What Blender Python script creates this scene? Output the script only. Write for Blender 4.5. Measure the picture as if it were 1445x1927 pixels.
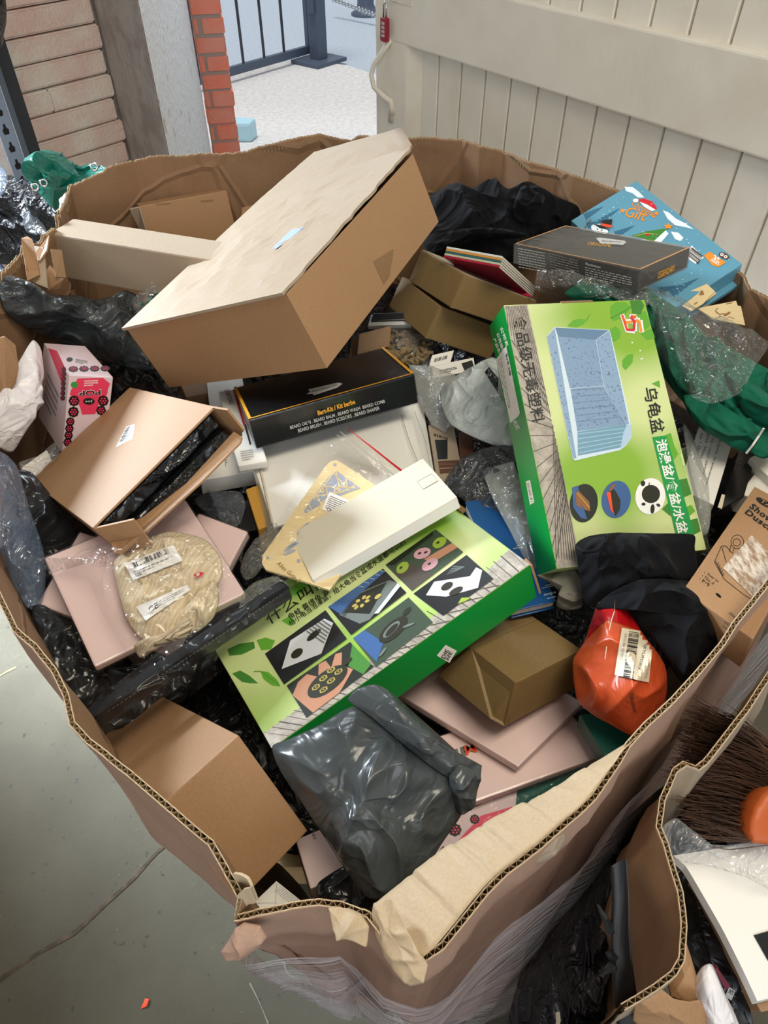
import bpy, bmesh, math, random
import numpy as np
from mathutils import Vector, Matrix, Euler, noise
random.seed(7)
for o in list(bpy.data.objects): bpy.data.objects.remove(o)
SC = bpy.context.scene; COL = SC.collection

# ------------------------------------------------------------------ camera
CAMZ, FPX, CX, CY = 1.6, 1336.0, 722.5, 963.5      # height, focal length and centre for a 1445 x 1927 frame
S = math.sqrt(0.5)                                  # the camera looks 45 degrees down along +Y
cam = bpy.data.cameras.new('camera'); co = bpy.data.objects.new('camera', cam); COL.objects.link(co)
cam.sensor_fit = 'VERTICAL'; cam.sensor_height = 36; cam.lens = FPX / 1927 * 36; cam.clip_start = 0.02
co.location = (0, 0, CAMZ); co.rotation_euler = (math.radians(45), 0, 0); SC.camera = co

# ------------------------------------------------------------------ world, light, exposure
SC.view_settings.view_transform = 'Standard'; SC.view_settings.look = 'None'
SC.view_settings.gamma = 1; SC.view_settings.use_curve_mapping = False
SC.view_settings.exposure = 0.0
w = bpy.data.worlds.new('sky'); SC.world = w; w.use_nodes = True
w.node_tree.nodes['Background'].inputs[0].default_value = (0.86, 0.93, 1.0, 1)
w.node_tree.nodes['Background'].inputs[1].default_value = 0.55
def area(name, loc, target, sx, sy, power, col):
    l = bpy.data.lights.new(name, 'AREA'); l.shape = 'RECTANGLE'; l.size = sx; l.size_y = sy; l.energy = power; l.color = col
    o = bpy.data.objects.new(name, l); COL.objects.link(o); o.location = loc
    o.rotation_euler = (Vector(target) - Vector(loc)).to_track_quat('-Z', 'Y').to_euler(); return o
dw = area('daylight_window', (-3.2, 2.3, 2.1), (-1.0, 0.95, 0), 0.9, 0.9, 120, (0.80, 0.90, 1.0)); dw.data.spread = math.radians(60)     # opening on the left
area('daylight_doorway', (-0.5, 4.6, 2.9), (0, 0.9, 1.0), 1.8, 1.2, 85, (0.82, 0.92, 1.0))         # the open doorway behind
area('ceiling_light', (0.6, 0.1, 3.2), (0.15, 0.8, 1.0), 1.4, 0.6, 40, (1.0, 0.9, 0.72))          # warm lamp overhead
area('front_fill', (0.2, -2.3, 2.2), (0, 1.2, 0.9), 2.6, 1.6, 34, (0.95, 0.97, 1.0))                  # added soft fill behind the camera, lifts the near sides
sun = bpy.data.lights.new('sun', 'SUN'); sun.energy = 2.3; sun.angle = 0.3; sun.color = (1, 0.98, 0.95)
so = bpy.data.objects.new('sun', sun); COL.objects.link(so); so.location = (1, 9, 6)
so.rotation_euler = Vector((0.1, 0.25, -1.0)).to_track_quat('-Z', 'Y').to_euler()

# ------------------------------------------------------------------ geometry helpers
def P(px, py, z):
    "point of the view ray through pixel (px, py) at height z"
    u, v = px - CX, CY - py; fw = (FPX + v) * S; up = (v - FPX) * S; t = (z - CAMZ) / up
    return Vector((u * t, fw * t, z))
def ray(px, py):
    u, v = px - CX, CY - py
    return Vector((u, (FPX + v) * S, (v - FPX) * S))
def on_plane(px, py, o, n):
    d = ray(px, py); c = Vector((0, 0, CAMZ)); return c + d * ((o - c).dot(n) / d.dot(n))
def tag(o, label=None, cat=None, group=None, kind=None):
    if label: o['label'] = label
    if cat: o['category'] = cat
    if group: o['group'] = group
    if kind: o['kind'] = kind
    return o
def empty(name, loc, label, cat, group=None):
    o = bpy.data.objects.new(name, None); COL.objects.link(o); o.location = loc; o.empty_display_size = 0.02
    bpy.context.view_layer.update()
    return tag(o, label, cat, group)
def wloc(o):
    v = Vector(o.location)
    while o.parent: o = o.parent; v += Vector(o.location)
    return v
def mk(name, verts, faces, mats, parent=None, smooth=False, midx=None, bevel=0, seg=2, org=None):
    "ONE mesh object from world-space vertices; its origin sits at the vertices' centre"
    verts = [Vector(v) for v in verts]
    c = Vector(org) if org is not None else sum(verts, Vector()) / len(verts)
    m = bpy.data.meshes.new(name); m.from_pydata([v - c for v in verts], [], faces)
    if not isinstance(mats, (list, tuple)): mats = [mats]
    for a in mats: m.materials.append(a)
    if midx: m.polygons.foreach_set('material_index', midx)
    if bevel:
        b = bmesh.new(); b.from_mesh(m); bmesh.ops.recalc_face_normals(b, faces=b.faces)
        bmesh.ops.bevel(b, geom=list(b.edges), offset=bevel, segments=seg, affect='EDGES', profile=0.6)
        b.to_mesh(m); b.free()
    if smooth: m.polygons.foreach_set('use_smooth', [True] * len(m.polygons))
    m.update()
    o = bpy.data.objects.new(name, m); COL.objects.link(o)
    if parent is None: o.location = c
    else: o.parent = parent; o.location = c - wloc(parent)
    return o
BOXF = [(0,3,2,1),(4,5,6,7),(0,1,5,4),(1,2,6,5),(2,3,7,6),(3,0,4,7)]
class Fr:
    "a box frame: o = low corner of the TOP face, ex / ey its edges, n its outward unit normal, h the depth below it"
    def __init__(s, o, ex, ey, h):
        s.o, s.ex, s.ey, s.h = Vector(o), Vector(ex), Vector(ey), h; s.n = s.ex.cross(s.ey).normalized()
    def at(s, u, v, d=0): return s.o + s.ex * u + s.ey * v + s.n * d
    def verts(s, grow=0):
        gx, gy = s.ex.normalized() * grow, s.ey.normalized() * grow; g = s.n * grow
        q = [s.o - gx - gy, s.o + s.ex + gx - gy, s.o + s.ex + s.ey + gx + gy, s.o + s.ey - gx + gy]
        return [p - s.n * s.h - g for p in q] + [p + g for p in q]
    def centre(s): return s.at(.5, .5, -s.h / 2)
    def face(s, k):
        "frame of a side face: 'y-' 'x+' 'x-' 'y+' ; u runs along the edge, v up towards the top face"
        dn = s.n * -s.h
        if k == 'y-': return Fr(s.o + dn, s.ex, s.n * s.h, s.ey.length)
        if k == 'x+': return Fr(s.o + s.ex + dn, s.ey, s.n * s.h, s.ex.length)
        if k == 'x-': return Fr(s.o + s.ey + dn, -s.ey, s.n * s.h, s.ex.length)
        if k == 'y+': return Fr(s.o + s.ex + s.ey + dn, -s.ex, s.n * s.h, s.ey.length)
    def sub(s, u0, u1, v0, v1, d, h): return Fr(s.at(u0, v0, d), s.ex * (u1 - u0), s.ey * (v1 - v0), h)
def fit(c, rot, dims):
    M = Euler([math.radians(a) for a in rot]).to_matrix(); L, W, H = dims; c = Vector(c)
    ex, ey, n = M @ Vector((L,0,0)), M @ Vector((0,W,0)), M @ Vector((0,0,H))
    return Fr(c - ex/2 - ey/2 + n/2, ex, ey, H)
def three(a, b, d, h):
    "frame from three pixels with heights: low corner, +x corner, +y corner"
    A, B, D = P(*a), P(*b), P(*d); return Fr(A, B - A, D - A, h)
def boxmesh(name, fr, mat, parent=None, bevel=0.0015, grow=0):
    return mk(name, fr.verts(grow), BOXF, mat, parent, bevel=bevel, org=fr.centre())
def wr(p, f, seed=0):
    "ridged wrinkle noise, 0..1"
    q = Vector((p[0] * f + seed * 7.13, p[1] * f - seed * 3.7, p[2] * f + seed * 1.9))
    return (1 - abs(noise.noise(q)) * 1.6) ** 3
def spline(pts, n, closed=True):
    pts = [Vector(p) for p in pts]; m = len(pts); out = []
    L = [(pts[(i+1) % m] - pts[i]).length for i in range(m if closed else m-1)]; T = sum(L)
    for i, l in enumerate(L):
        k = max(1, round(n * l / T))
        g = lambda j: pts[j % m] if closed else pts[max(0, min(m-1, j))]
        p0, p1, p2, p3 = g(i-1), g(i), g(i+1), g(i+2)
        for j in range(k):
            t = j / k; c = 0.35
            a, b = (p2 - p0) * c, (p3 - p1) * c
            h1, h2, h3, h4 = 2*t**3-3*t*t+1, t**3-2*t*t+t, -2*t**3+3*t*t, t**3-t*t
            out.append(p1*h1 + a*h2 + p2*h3 + b*h4)
    if not closed: out.append(pts[-1])
    return out
def pillow(name, outline, mat, parent=None, h=.02, depth=.02, amp=.006, f=(14, 34), rings=34, n=150, power=2.2, seed=1,
           stretch=None, sharp=False, edge=0.25, cpt=None, top_only=False, label=None, cat=None, group=None, zlift=0):
    "a soft, crumpled body: outline of (px, py, z), puffed up by h above its rim and depth below, wrinkled by amp"
    O = [P(*p) if not isinstance(p, Vector) else p for p in outline]
    if sharp:
        R = []
        T = sum((O[(i+1) % len(O)] - O[i]).length for i in range(len(O)))
        for i in range(len(O)):
            a, b = O[i], O[(i+1) % len(O)]; k = max(1, round(n * (b - a).length / T))
            R += [a.lerp(b, j / k) for j in range(k)]
    else: R = spline(O, n)
    c = P(*cpt) if cpt else sum(R, Vector()) / len(R)
    nm = Vector()
    for i in range(len(R)): nm += (R[i] - c).cross(R[(i+1) % len(R)] - c)
    nm.normalize()
    if nm.z < 0: nm = -nm; R.reverse()
    N = len(R); V = []; F = []
    st = stretch or (1, 1, 1)
    def W(p):
        q = (p[0]*st[0], p[1]*st[1], p[2]*st[2]); return sum(wr(q, fr, seed + i) / (1.6 ** i) for i, fr in enumerate(f)) - .55
    def rim(p, k): return p + nm * (wr(p, f[-1] * .8, seed + 9) - .4) * amp * edge * 2
    V.append(c + nm * (h + amp * W(c)))
    for r in range(1, rings + 1):
        t = r / rings
        for k, p in enumerate(R):
            q = c.lerp(p, t); e = max(edge * 0.4, 1 - t ** 6)
            V.append(q + nm * (h * (1 - t ** power) + amp * W(q) * e) + Vector((0, 0, zlift)) * (1 - t))
    for k in range(N): F.append((0, 1 + k, 1 + (k+1) % N))
    for r in range(rings - 1):
        a, b = 1 + r * N, 1 + (r+1) * N
        for k in range(N): F.append((a + k, b + k, b + (k+1) % N, a + (k+1) % N))
    if not top_only:
        last = 1 + (rings - 1) * N; base = len(V); m = 6
        for r in range(1, m + 1):
            t = 1 - r / (m + 1)
            for k, p in enumerate(R): V.append(c.lerp(p, t) - nm * depth * (1 - t ** power))
        V.append(c - nm * depth)
        pr = last
        for r in range(m):
            b = base + r * N
            for k in range(N): F.append((pr + k, b + k, b + (k+1) % N, pr + (k+1) % N))
            pr = b
        for k in range(N): F.append((pr + k, len(V) - 1, pr + (k+1) % N))
    o = mk(name, V, F, mat, parent, smooth=True)
    if label: tag(o, label, cat, group)
    return o
def tube(pts, r, ns=6, closed=False):
    "vertices and faces of a round bar along points"
    V = []; F = []; n = len(pts); pts = [Vector(p) for p in pts]
    for i, p in enumerate(pts):
        d = (pts[(i+1) % n] - pts[i-1]) if closed else (pts[min(i+1, n-1)] - pts[max(i-1, 0)])
        d.normalize(); a = d.orthogonal().normalized() if i == 0 else (a - d * a.dot(d)).normalized(); b = d.cross(a)
        rr = r[i] if isinstance(r, (list, tuple)) else r
        for k in range(ns):
            t = 2 * math.pi * k / ns; V.append(p + (a * math.cos(t) + b * math.sin(t)) * rr)
    m = n if closed else n - 1
    for i in range(m):
        for k in range(ns):
            j = (i+1) % n; F.append((i*ns+k, i*ns+(k+1) % ns, j*ns+(k+1) % ns, j*ns+k))
    if not closed: F.append(tuple(range(ns))[::-1]); F.append(tuple((n-1)*ns + k for k in range(ns)))
    return V, F
class MB:
    def __init__(s): s.V = []; s.F = []; s.I = []; s.M = []
    def add(s, V, F, mat=None):
        b = len(s.V); s.V += [Vector(v) for v in V]; s.F += [tuple(i + b for i in f) for f in F]
        if mat is not None and mat not in s.M: s.M.append(mat)
        s.I += [s.M.index(mat) if mat is not None else 0] * len(F); return s
    def box(s, lo, hi, mat=None):
        x0, y0, z0 = lo; x1, y1, z1 = hi
        return s.add([(x0,y0,z0),(x1,y0,z0),(x1,y1,z0),(x0,y1,z0),(x0,y0,z1),(x1,y0,z1),(x1,y1,z1),(x0,y1,z1)], BOXF, mat)
    def build(s, name, mat=None, parent=None, **k):
        return mk(name, s.V, s.F, mat if mat is not None else s.M, parent, midx=s.I if mat is None else None, **k)

# ------------------------------------------------------------------ materials (all procedural)
def lin(h):
    h = h.lstrip('#'); c = [int(h[i:i+2], 16) / 255 for i in (0, 2, 4)]
    return tuple(x / 12.92 if x <= .04045 else ((x + .055) / 1.055) ** 2.4 for x in c) + (1,)
class N:
    def __init__(s, name):
        s.m = bpy.data.materials.new(name); s.m.use_nodes = True; s.t = s.m.node_tree; s.b = s.t.nodes['Principled BSDF']; s.tc = None
    def nd(s, t, **k):
        n = s.t.nodes.new(t)
        for a, v in k.items():
            if a.startswith('i_'):
                n.inputs[int(a[2:]) if a[2:].isdigit() else a[2:]].default_value = v
            else: setattr(n, a, v)
        return n
    def ln(s, a, b): s.t.links.new(a, b)
    def co(s, scale=None, rot=None):
        if s.tc is None: s.tc = s.nd('ShaderNodeTexCoord')
        if scale is None and rot is None: return s.tc.outputs['Object']
        m = s.nd('ShaderNodeMapping'); m.inputs['Scale'].default_value = scale or (1,1,1)
        if rot: m.inputs['Rotation'].default_value = rot
        s.ln(s.tc.outputs['Object'], m.inputs[0]); return m.outputs[0]
    def noise(s, sc, det=4, rough=.55, stretch=None, rot=None, dist=0):
        n = s.nd('ShaderNodeTexNoise'); n.inputs['Scale'].default_value = sc; n.inputs['Detail'].default_value = det
        n.inputs['Roughness'].default_value = rough; n.inputs['Distortion'].default_value = dist
        s.ln(s.co(stretch, rot), n.inputs['Vector']); return n.outputs[0]
    def ramp(s, fac, stops):
        r = s.nd('ShaderNodeValToRGB'); e = r.color_ramp.elements
        while len(e) < len(stops): e.new(.5)
        for k, (p, c) in enumerate(stops): e[k].position = p; e[k].color = lin(c) if isinstance(c, str) else (c, c, c, 1)
        s.ln(fac, r.inputs[0]); return r.outputs[0]
    def mix(s, fac, a, b):
        n = s.nd('ShaderNodeMix', data_type='RGBA')
        for sock, v in ((n.inputs[0], fac), (n.inputs[6], a), (n.inputs[7], b)):
            if isinstance(v, (int, float)): sock.default_value = v
            elif isinstance(v, str): sock.default_value = lin(v)
            else: s.ln(v, sock)
        return n.outputs[2]
    def bump(s, h, st=.3, dist=.002):
        b = s.nd('ShaderNodeBump'); b.inputs['Strength'].default_value = st; b.inputs['Distance'].default_value = dist
        s.ln(h, b.inputs['Height'])
        if s.b.inputs['Normal'].is_linked: s.ln(s.b.inputs['Normal'].links[0].from_socket, b.inputs['Normal'])
        s.ln(b.outputs[0], s.b.inputs['Normal']); return b.outputs[0]
    def set(s, col=None, rough=None, metal=None, spec=None):
        B = s.b.inputs
        if col is not None:
            if isinstance(col, str): B['Base Color'].default_value = lin(col)
            else: s.ln(col, B['Base Color'])
        if rough is not None: B['Roughness'].default_value = rough
        if metal is not None: B['Metallic'].default_value = metal
        if spec is not None: B['Specular IOR Level'].default_value = spec
        return s
M = {}
def plain(k, col, rough=.6, var=None, vs=8, bump=None, metal=0, spec=.5):
    n = N(k); c = col
    if var: c = n.mix(n.ramp(n.noise(vs), [(.35, 0.0), (.65, 1.0)]), col, var)
    n.set(c, rough, metal, spec)
    if bump: n.bump(n.noise(bump[0]), bump[1], bump[2] if len(bump) > 2 else .002)
    M[k] = n.m; return n.m
def kraft(k, a, b, rough=.6, fl=0):
    n = N(k); f = n.ramp(n.noise(420, 5, .7), [(.3, 0.0), (.7, 1.0)]); g = n.ramp(n.noise(5, 3), [(.3, 0.0), (.7, 1.0)])
    c = n.mix(f, a, b); c = n.mix(g, c, n.mix(.5, c, b)); n.set(c, rough, 0, .5)
    n.bump(n.noise(260, 4), .08, .001); n.bump(n.noise(9, 3), .25, .006)
    M[k] = n.m; return n.m
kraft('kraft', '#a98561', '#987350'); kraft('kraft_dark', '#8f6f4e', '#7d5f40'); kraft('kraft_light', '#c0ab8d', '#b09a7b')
kraft('kraft_pale', '#aa9a86', '#9c8a74'); kraft('kraft_wall', '#96765a', '#836449'); kraft('kraft_olive', '#8f774d', '#7c643e'); kraft('kraft_out', '#b3937f', '#a2826e')
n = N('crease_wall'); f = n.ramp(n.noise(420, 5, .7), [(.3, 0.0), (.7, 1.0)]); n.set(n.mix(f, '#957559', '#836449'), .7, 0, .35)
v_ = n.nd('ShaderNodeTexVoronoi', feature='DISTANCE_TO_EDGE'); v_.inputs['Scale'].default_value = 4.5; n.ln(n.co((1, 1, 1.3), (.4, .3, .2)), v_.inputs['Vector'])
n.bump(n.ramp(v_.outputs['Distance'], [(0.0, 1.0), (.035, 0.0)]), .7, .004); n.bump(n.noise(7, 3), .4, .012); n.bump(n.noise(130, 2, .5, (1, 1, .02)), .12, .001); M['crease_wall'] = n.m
plain('flute', '#8f7857', .8); plain('liner_edge', '#bfab8c', .8)
def poly(k, col, rough=.3, sc=30, st=.35, var=None, stretch=None, coat=0.0, spec=.5):
    "plastic film of a mailing bag or bin bag: glossy with fine creases"
    n = N(k); c = col if not var else n.mix(n.noise(9), col, var); n.set(c, rough, 0, spec)
    r = n.ramp(n.noise(sc, 3, .5, stretch, None, 1.0), [(.42, 0.0), (.5, 1.0), (.58, 0.0)])
    r2 = n.ramp(n.noise(sc * .45, 2, .5, stretch, (.5, .2, .9), .6), [(.40, 0.0), (.5, 1.0), (.60, 0.0)])
    n.bump(n.noise(sc * 2.2, 2, .5, stretch), st * .5, .005); n.bump(r, st * 1.3, .004); n.bump(r2, st * 1.6, .008)
    n.b.inputs['Coat Weight'].default_value = coat; M[k] = n.m; return n.m
poly('black_poly', '#1d1f22', .24, 16, .35); poly('grey_poly', '#3c4143', .27, 14, .25, '#454b4d'); poly('dark_grey_poly', '#3a3f42', .25, 18, .3)
poly('silver_poly', '#b9c0bf', .33, 22, .25, '#a9b2b1'); poly('white_poly', '#e6e3e6', .35, 18, .3); poly('orange_foil', '#d9481c', .28, 12, .18, '#e2602e')
poly('red_poly', '#b0131a', .25, 12, .15); poly('bin_bag', '#17181d', .32, 22, .5); poly('tarpaulin', '#13665a', .3, 30, .2, '#1a7867')
def film(k, tint=(1, 1, 1), fac=.10, haze=0.0, hazecol='#c8ccd0', sc=22, st=.5, stretch=None, rough=.08):
    "clear film: mostly see-through, with creased glossy reflections and a little haze"
    n = N(k); t = n.t; t.nodes.remove(n.b)
    tr = n.nd('ShaderNodeBsdfTransparent'); tr.inputs[0].default_value = tint + (1,)
    gl = n.nd('ShaderNodeBsdfGlossy'); gl.inputs['Roughness'].default_value = rough
    df = n.nd('ShaderNodeBsdfDiffuse'); df.inputs[0].default_value = lin(hazecol)
    bp = n.nd('ShaderNodeBump'); bp.inputs['Strength'].default_value = st; bp.inputs['Distance'].default_value = .006
    r = n.ramp(n.noise(sc, 3, .55, stretch, None, 1.5), [(.38, 0.0), (.5, 1.0), (.62, 0.0)]); n.ln(r, bp.inputs['Height'])
    n.ln(bp.outputs[0], gl.inputs['Normal'])
    lw = n.nd('ShaderNodeLayerWeight'); lw.inputs[0].default_value = .25; n.ln(bp.outputs[0], lw.inputs['Normal'])
    ma = n.nd('ShaderNodeMath', operation='MULTIPLY_ADD', use_clamp=True); ma.inputs[1].default_value = .28; ma.inputs[2].default_value = fac
    n.ln(lw.outputs['Fresnel'], ma.inputs[0])
    m0 = n.nd('ShaderNodeMixShader'); m0.inputs[0].default_value = haze; n.ln(tr.outputs[0], m0.inputs[1]); n.ln(df.outputs[0], m0.inputs[2])
    m1 = n.nd('ShaderNodeMixShader'); n.ln(ma.outputs[0], m1.inputs[0]); n.ln(m0.outputs[0], m1.inputs[1]); n.ln(gl.outputs[0], m1.inputs[2])
    n.ln(m1.outputs[0], t.nodes['Material Output'].inputs[0]); M[k] = n.m; return n.m
film('film', fac=.035, haze=.01, st=.4, rough=.06); film('film_soft', fac=.05, haze=.07, st=.5); film('film_haze', fac=.06, haze=.22, hazecol='#8c8b88', sc=8, st=.12, rough=.15); film('film_frost', fac=.06, haze=.42, hazecol='#b9bcb8'); film('film_grey', fac=.05, haze=.30, hazecol='#7d8590')
film('film_dark', (.45, .46, .5), fac=.06, haze=.05); film('film_blue', fac=.08, haze=.20, hazecol='#8ea6c8', sc=12, st=.4, stretch=(2.2, .8, 1))
film('film_tight', fac=.02, haze=.01, sc=7, st=.08, rough=.12); film('film_veil', fac=.06, haze=.07, hazecol='#c9ccc8', sc=26, st=.7, rough=.06)
film('stretch_film', (.93, .9, .93), fac=.06, haze=.12, hazecol='#ddd5d6', sc=12, st=.9, stretch=(.3, .3, 7), rough=.14)
t_ = M['stretch_film'].node_tree; nn_ = N.__new__(N); nn_.m = M['stretch_film']; nn_.t = t_; nn_.b = None; nn_.tc = None
glint_haze_ = nn_.ramp(nn_.noise(20, 4, .7, (.12, .12, 9)), [(.46, .05), (.54, .5), (.57, .08), (.66, .65)])  # pale haze streaks painted in for highlights along the wound film
mx_ = [x for x in t_.nodes if x.type == 'MIX_SHADER' and not x.inputs[0].is_linked][0]; t_.links.new(glint_haze_, mx_.inputs[0])
def cloth(k, col, rough=.9, sc=900, st=.25):
    n = N(k); n.set(col, rough, 0, .2); n.bump(n.noise(sc, 2), st, .001); n.bump(n.noise(14, 3), .35, .006); n.bump(n.ramp(n.noise(9, 2, .5, None, None, .8), [(.40, 0.0), (.5, 1.0), (.60, 0.0)]), .8, .012)
    n.b.inputs['Sheen Weight'].default_value = .02; M[k] = n.m
cloth('black_cloth', '#06070c'); cloth('grey_cloth', '#7d7a70'); cloth('green_cloth', '#0a5f48', .7, 500); cloth('beige_knit', '#d8c4a2', .95, 300, .6)
for k, c, r in [('white_card', '#e8e6e0', .5), ('cream_card', '#c8c1ae', .5), ('pink_card', '#e9cfcd', .35), ('black_card', '#101114', .2), ('black_print', '#0c0c0e', .5),
                ('white_print', '#e9e9e6', .5), ('gold_print', '#d79b2e', .4), ('silver_print', '#b9b9b6', .4), ('grey_print', '#8b8b88', .5), ('red_print', '#c8192a', .45), ('hot_pink', '#e0375c', .4),
                ('green_card', '#0f8a37', .25), ('green_band', '#169245', .35), ('leaf_print', '#5da22c', .35), ('leaf_dark', '#3d7d2b', .35), ('orange_print', '#e08a24', .45), ('orange_red', '#e2491d', .45),
                ('sky_card', '#5b94ad', .3), ('sky_dark', '#2f6480', .35), ('teal_card', '#0c5a50', .4), ('blue_card', '#0e4a83', .35), ('page_edge', '#d6d0c4', .8), ('maroon', '#5c0f26', .5),
                ('label_paper', '#e6e3dd', .5), ('label_cream', '#ddd3bd', .5), ('dark_photo', '#22271f', .3), ('photo_green', '#3b4a3c', .3), ('photo_black', '#191a1c', .3), ('photo_white', '#c9ccd0', .3),
                ('photo_grey', '#6d7573', .3), ('photo_blue', '#3c5f92', .3), ('frog_green', '#8fa83c', .3), ('frog_pink', '#c89aa6', .3), ('turtle', '#2a2a1e', .3), ('turtle_line', '#b8a658', .3), ('skin_print', '#b88468', .3),
                ('plank_line', '#4a433c', .4), ('tub_light', '#a9c4dd', .35), ('tub_mid', '#86a6c6', .35), ('tub_dark', '#5f7f9d', .35), ('tub_rim', '#c9dbe8', .35), ('tub_deep', '#6d9ab0', .35),
                ('brown_print', '#5a3522', .5), ('yellow_card', '#c0903a', .6), ('dark_plastic', '#15161a', .35), ('pale_plastic', '#b9bab5', .4), ('iron', '#4a5568', .45), ('dark_iron', '#2c3038', .5),
                ('tape', '#b08a58', .25), ('blue_ink', '#93a6d6', .7), ('chrome', '#c9ccd0', .2), ('lock_red', '#8c1630', .3), ('green_logo', '#3b8f3a', .4), ('snow_print', '#dfeaf2', .4)]:
    plain(k, c, r, metal=1 if k == 'chrome' else 0)
def speck(k, a, b, sc=900):
    n = N(k); n.set(n.mix(n.ramp(n.noise(sc, 2), [(.60, 0.0), (.68, 1.0)]), a, b), .35); M[k] = n.m
speck('tub_speck', '#86a2bf', '#4a6078', 330); speck('tub_floor', '#7d99b7', '#50678a', 330)
n = N('green_gradient'); n.set(n.mix(n.ramp(n.noise(6.5, 1, .4), [(.38, 0.0), (.62, 1.0)]), '#ccd89a', '#86b03e'), .25); M['green_gradient'] = n.m
n = N('plank_print'); n.set(n.mix(n.ramp(n.noise(60, 5, .7), [(.35, 0.0), (.65, 1.0)]), '#b9b2a6', '#8a8278'), .35); M['plank_print'] = n.m
n = N('wood_ply'); n.set(n.mix(n.noise(30, 3, .5, (1, 8, 1)), '#e3cfa2', '#d3bb88'), .6); M['wood_ply'] = n.m
plain('wood_cut', '#8c6a3e', .8)
n = N('plaster'); n.set(n.mix(n.ramp(n.noise(9, 5, .65), [(.45, 0.0), (.6, 1.0)]), '#aca49e', '#978d86'), .85); n.bump(n.noise(26, 5, .65), .6, .012); M['plaster'] = n.m
n = N('lit_plaster'); n.set(n.mix(n.ramp(n.noise(11, 5, .65), [(.62, 0.0), (.66, 1.0)]), '#d6d4d3', '#b5aa98'), .8); n.bump(n.noise(30, 5, .65), .6, .012); M['lit_plaster'] = n.m  # lighter copy of the plaster, daylight put into its colour
n = N('pale_brick'); n.set(n.mix(n.ramp(n.noise(6, 4, .6), [(.38, 0.0), (.62, 1.0)]), '#ece3d8', '#e8cabf'), .9); n.bump(n.noise(90, 5, .7), .9, .008); n.bump(n.noise(12, 3), .5, .012); M['pale_brick'] = n.m
n = N('red_brick'); n.set(n.mix(n.ramp(n.noise(8, 4, .6), [(.35, 0.0), (.65, 1.0)]), '#f08870', '#e29a88'), .85); n.bump(n.noise(70, 4, .6), .8, .006); M['red_brick'] = n.m
plain('mortar', '#a3938c', .9, bump=(60, .5, .005))
n = N('door_paint'); n.set(n.mix(n.ramp(n.noise(5, 4), [(.4, 0.0), (.7, 1.0)]), '#e4dfd3', '#dad3c4'), .42); n.bump(n.noise(40, 5, .6, (1, 1, .25)), .3, .004); n.bump(n.noise(7, 3), .3, .01); M['door_paint'] = n.m
n = N('floor_paint')
f = n.mix(n.ramp(n.noise(3, 5, .6), [(.35, 0.0), (.65, 1.0)]), '#504c40', '#5b574a')
f = n.mix(n.ramp(n.noise(55, 3, .6), [(.66, 0.0), (.72, 1.0)]), f, '#403f3a'); f = n.mix(n.ramp(n.noise(150, 2, .6), [(.76, 0.0), (.80, 1.0)]), f, '#8f8d84')
n.set(f, .8, 0, .25); n.bump(n.noise(60, 5, .65), .5, .004); M['floor_paint'] = n.m
n = N('yard_concrete'); n.set(n.mix(n.ramp(n.noise(30, 6, .75), [(.35, 0.0), (.65, 1.0)]), '#dedada', '#bfbcb8'), .9); n.bump(n.noise(80, 4), .5, .01); M['yard_concrete'] = n.m
n = N('asphalt'); n.set(n.mix(n.ramp(n.noise(60, 5, .7), [(.4, 0.0), (.65, 1.0)]), '#a3aebb', '#bfc8d2'), .85); n.bump(n.noise(90, 3), .5, .01); M['asphalt'] = n.m
plain('bristle', '#5a3f2e', .7, '#3d2a20', 40); plain('broom_wood', '#b5541c', .45); plain('crack_dirt', '#3a3028', .95, '#5a4d3e', 40)
poly('wrapped_black', '#121315', .2, 26, .35)
plain('ribbed_beige', '#d3bd9c', .9)

# ------------------------------------------------------------------ the setting
def struct(o): o['kind'] = 'structure'; return o
struct(mk('floor', [(-4,-2.5,0),(3,-2.5,0),(3,4.1,0),(-4,4.1,0),(-4,-2.5,-.1),(3,-2.5,-.1),(3,4.1,-.1),(-4,4.1,-.1)], [(0,1,2,3),(4,7,6,5),(0,4,5,1),(1,5,6,2),(2,6,7,3),(3,7,4,0)], M['floor_paint']))
struct(mk('shade_ceiling', [(-4,-2.5,3.4),(3,-2.5,3.4),(3,4.05,3.4),(-4,4.05,3.4),(-4,-2.5,3.5),(3,-2.5,3.5),(3,4.05,3.5),(-4,4.05,3.5)], BOXF, plain('ceiling_white','#c9c6c0',.9)))  # unseen, added to keep the sun off the interior
fl = bpy.data.objects['floor']
def ribbon(name, pts, wid, mat, parent, z=.0012, seed=0):
    "a ragged flat strip lying on the floor (a crack or a scuff)"
    R = spline([P(x, y, 0) for x, y in pts], 90, False); V = []; F = []
    for i, p in enumerate(R):
        d = (R[min(i+1, len(R)-1)] - R[max(i-1, 0)]).normalized(); s = Vector((-d.y, d.x, 0))
        k = wid * (.45 + .9 * abs(noise.noise(p * 17 + Vector((seed, 0, 0)))) + .5 * abs(noise.noise(p * 60)))
        V += [Vector((p.x, p.y, z)) - s * k, Vector((p.x, p.y, z)) + s * k]
    for i in range(len(R) - 1): F.append((2*i, 2*i+1, 2*i+3, 2*i+2))
    return mk(name, V, F, mat, parent)
tag(ribbon('floor_crack', [(-60,1900),(0,1845),(70,1795),(140,1755),(200,1700),(255,1650),(295,1605),(360,1550),(420,1500)], .006, M['crack_dirt'], fl), 'dark crack filled with dirt')
plain('scuff', '#8f897c', .8, '#6b675e', 30); plain('paint_line', '#c9b45c', .8)
for i, pts in enumerate([[(470,1850),(490,1890),(505,1927)],[(532,1800),(540,1830),(566,1850)]]): ribbon('floor_scuff', pts, .0016, M['scuff'], fl, .0011, i)
ribbon('paint_mark', [(0,1272),(14,1264),(30,1256)], .003, M['paint_line'], fl, .0011, 5)
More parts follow.
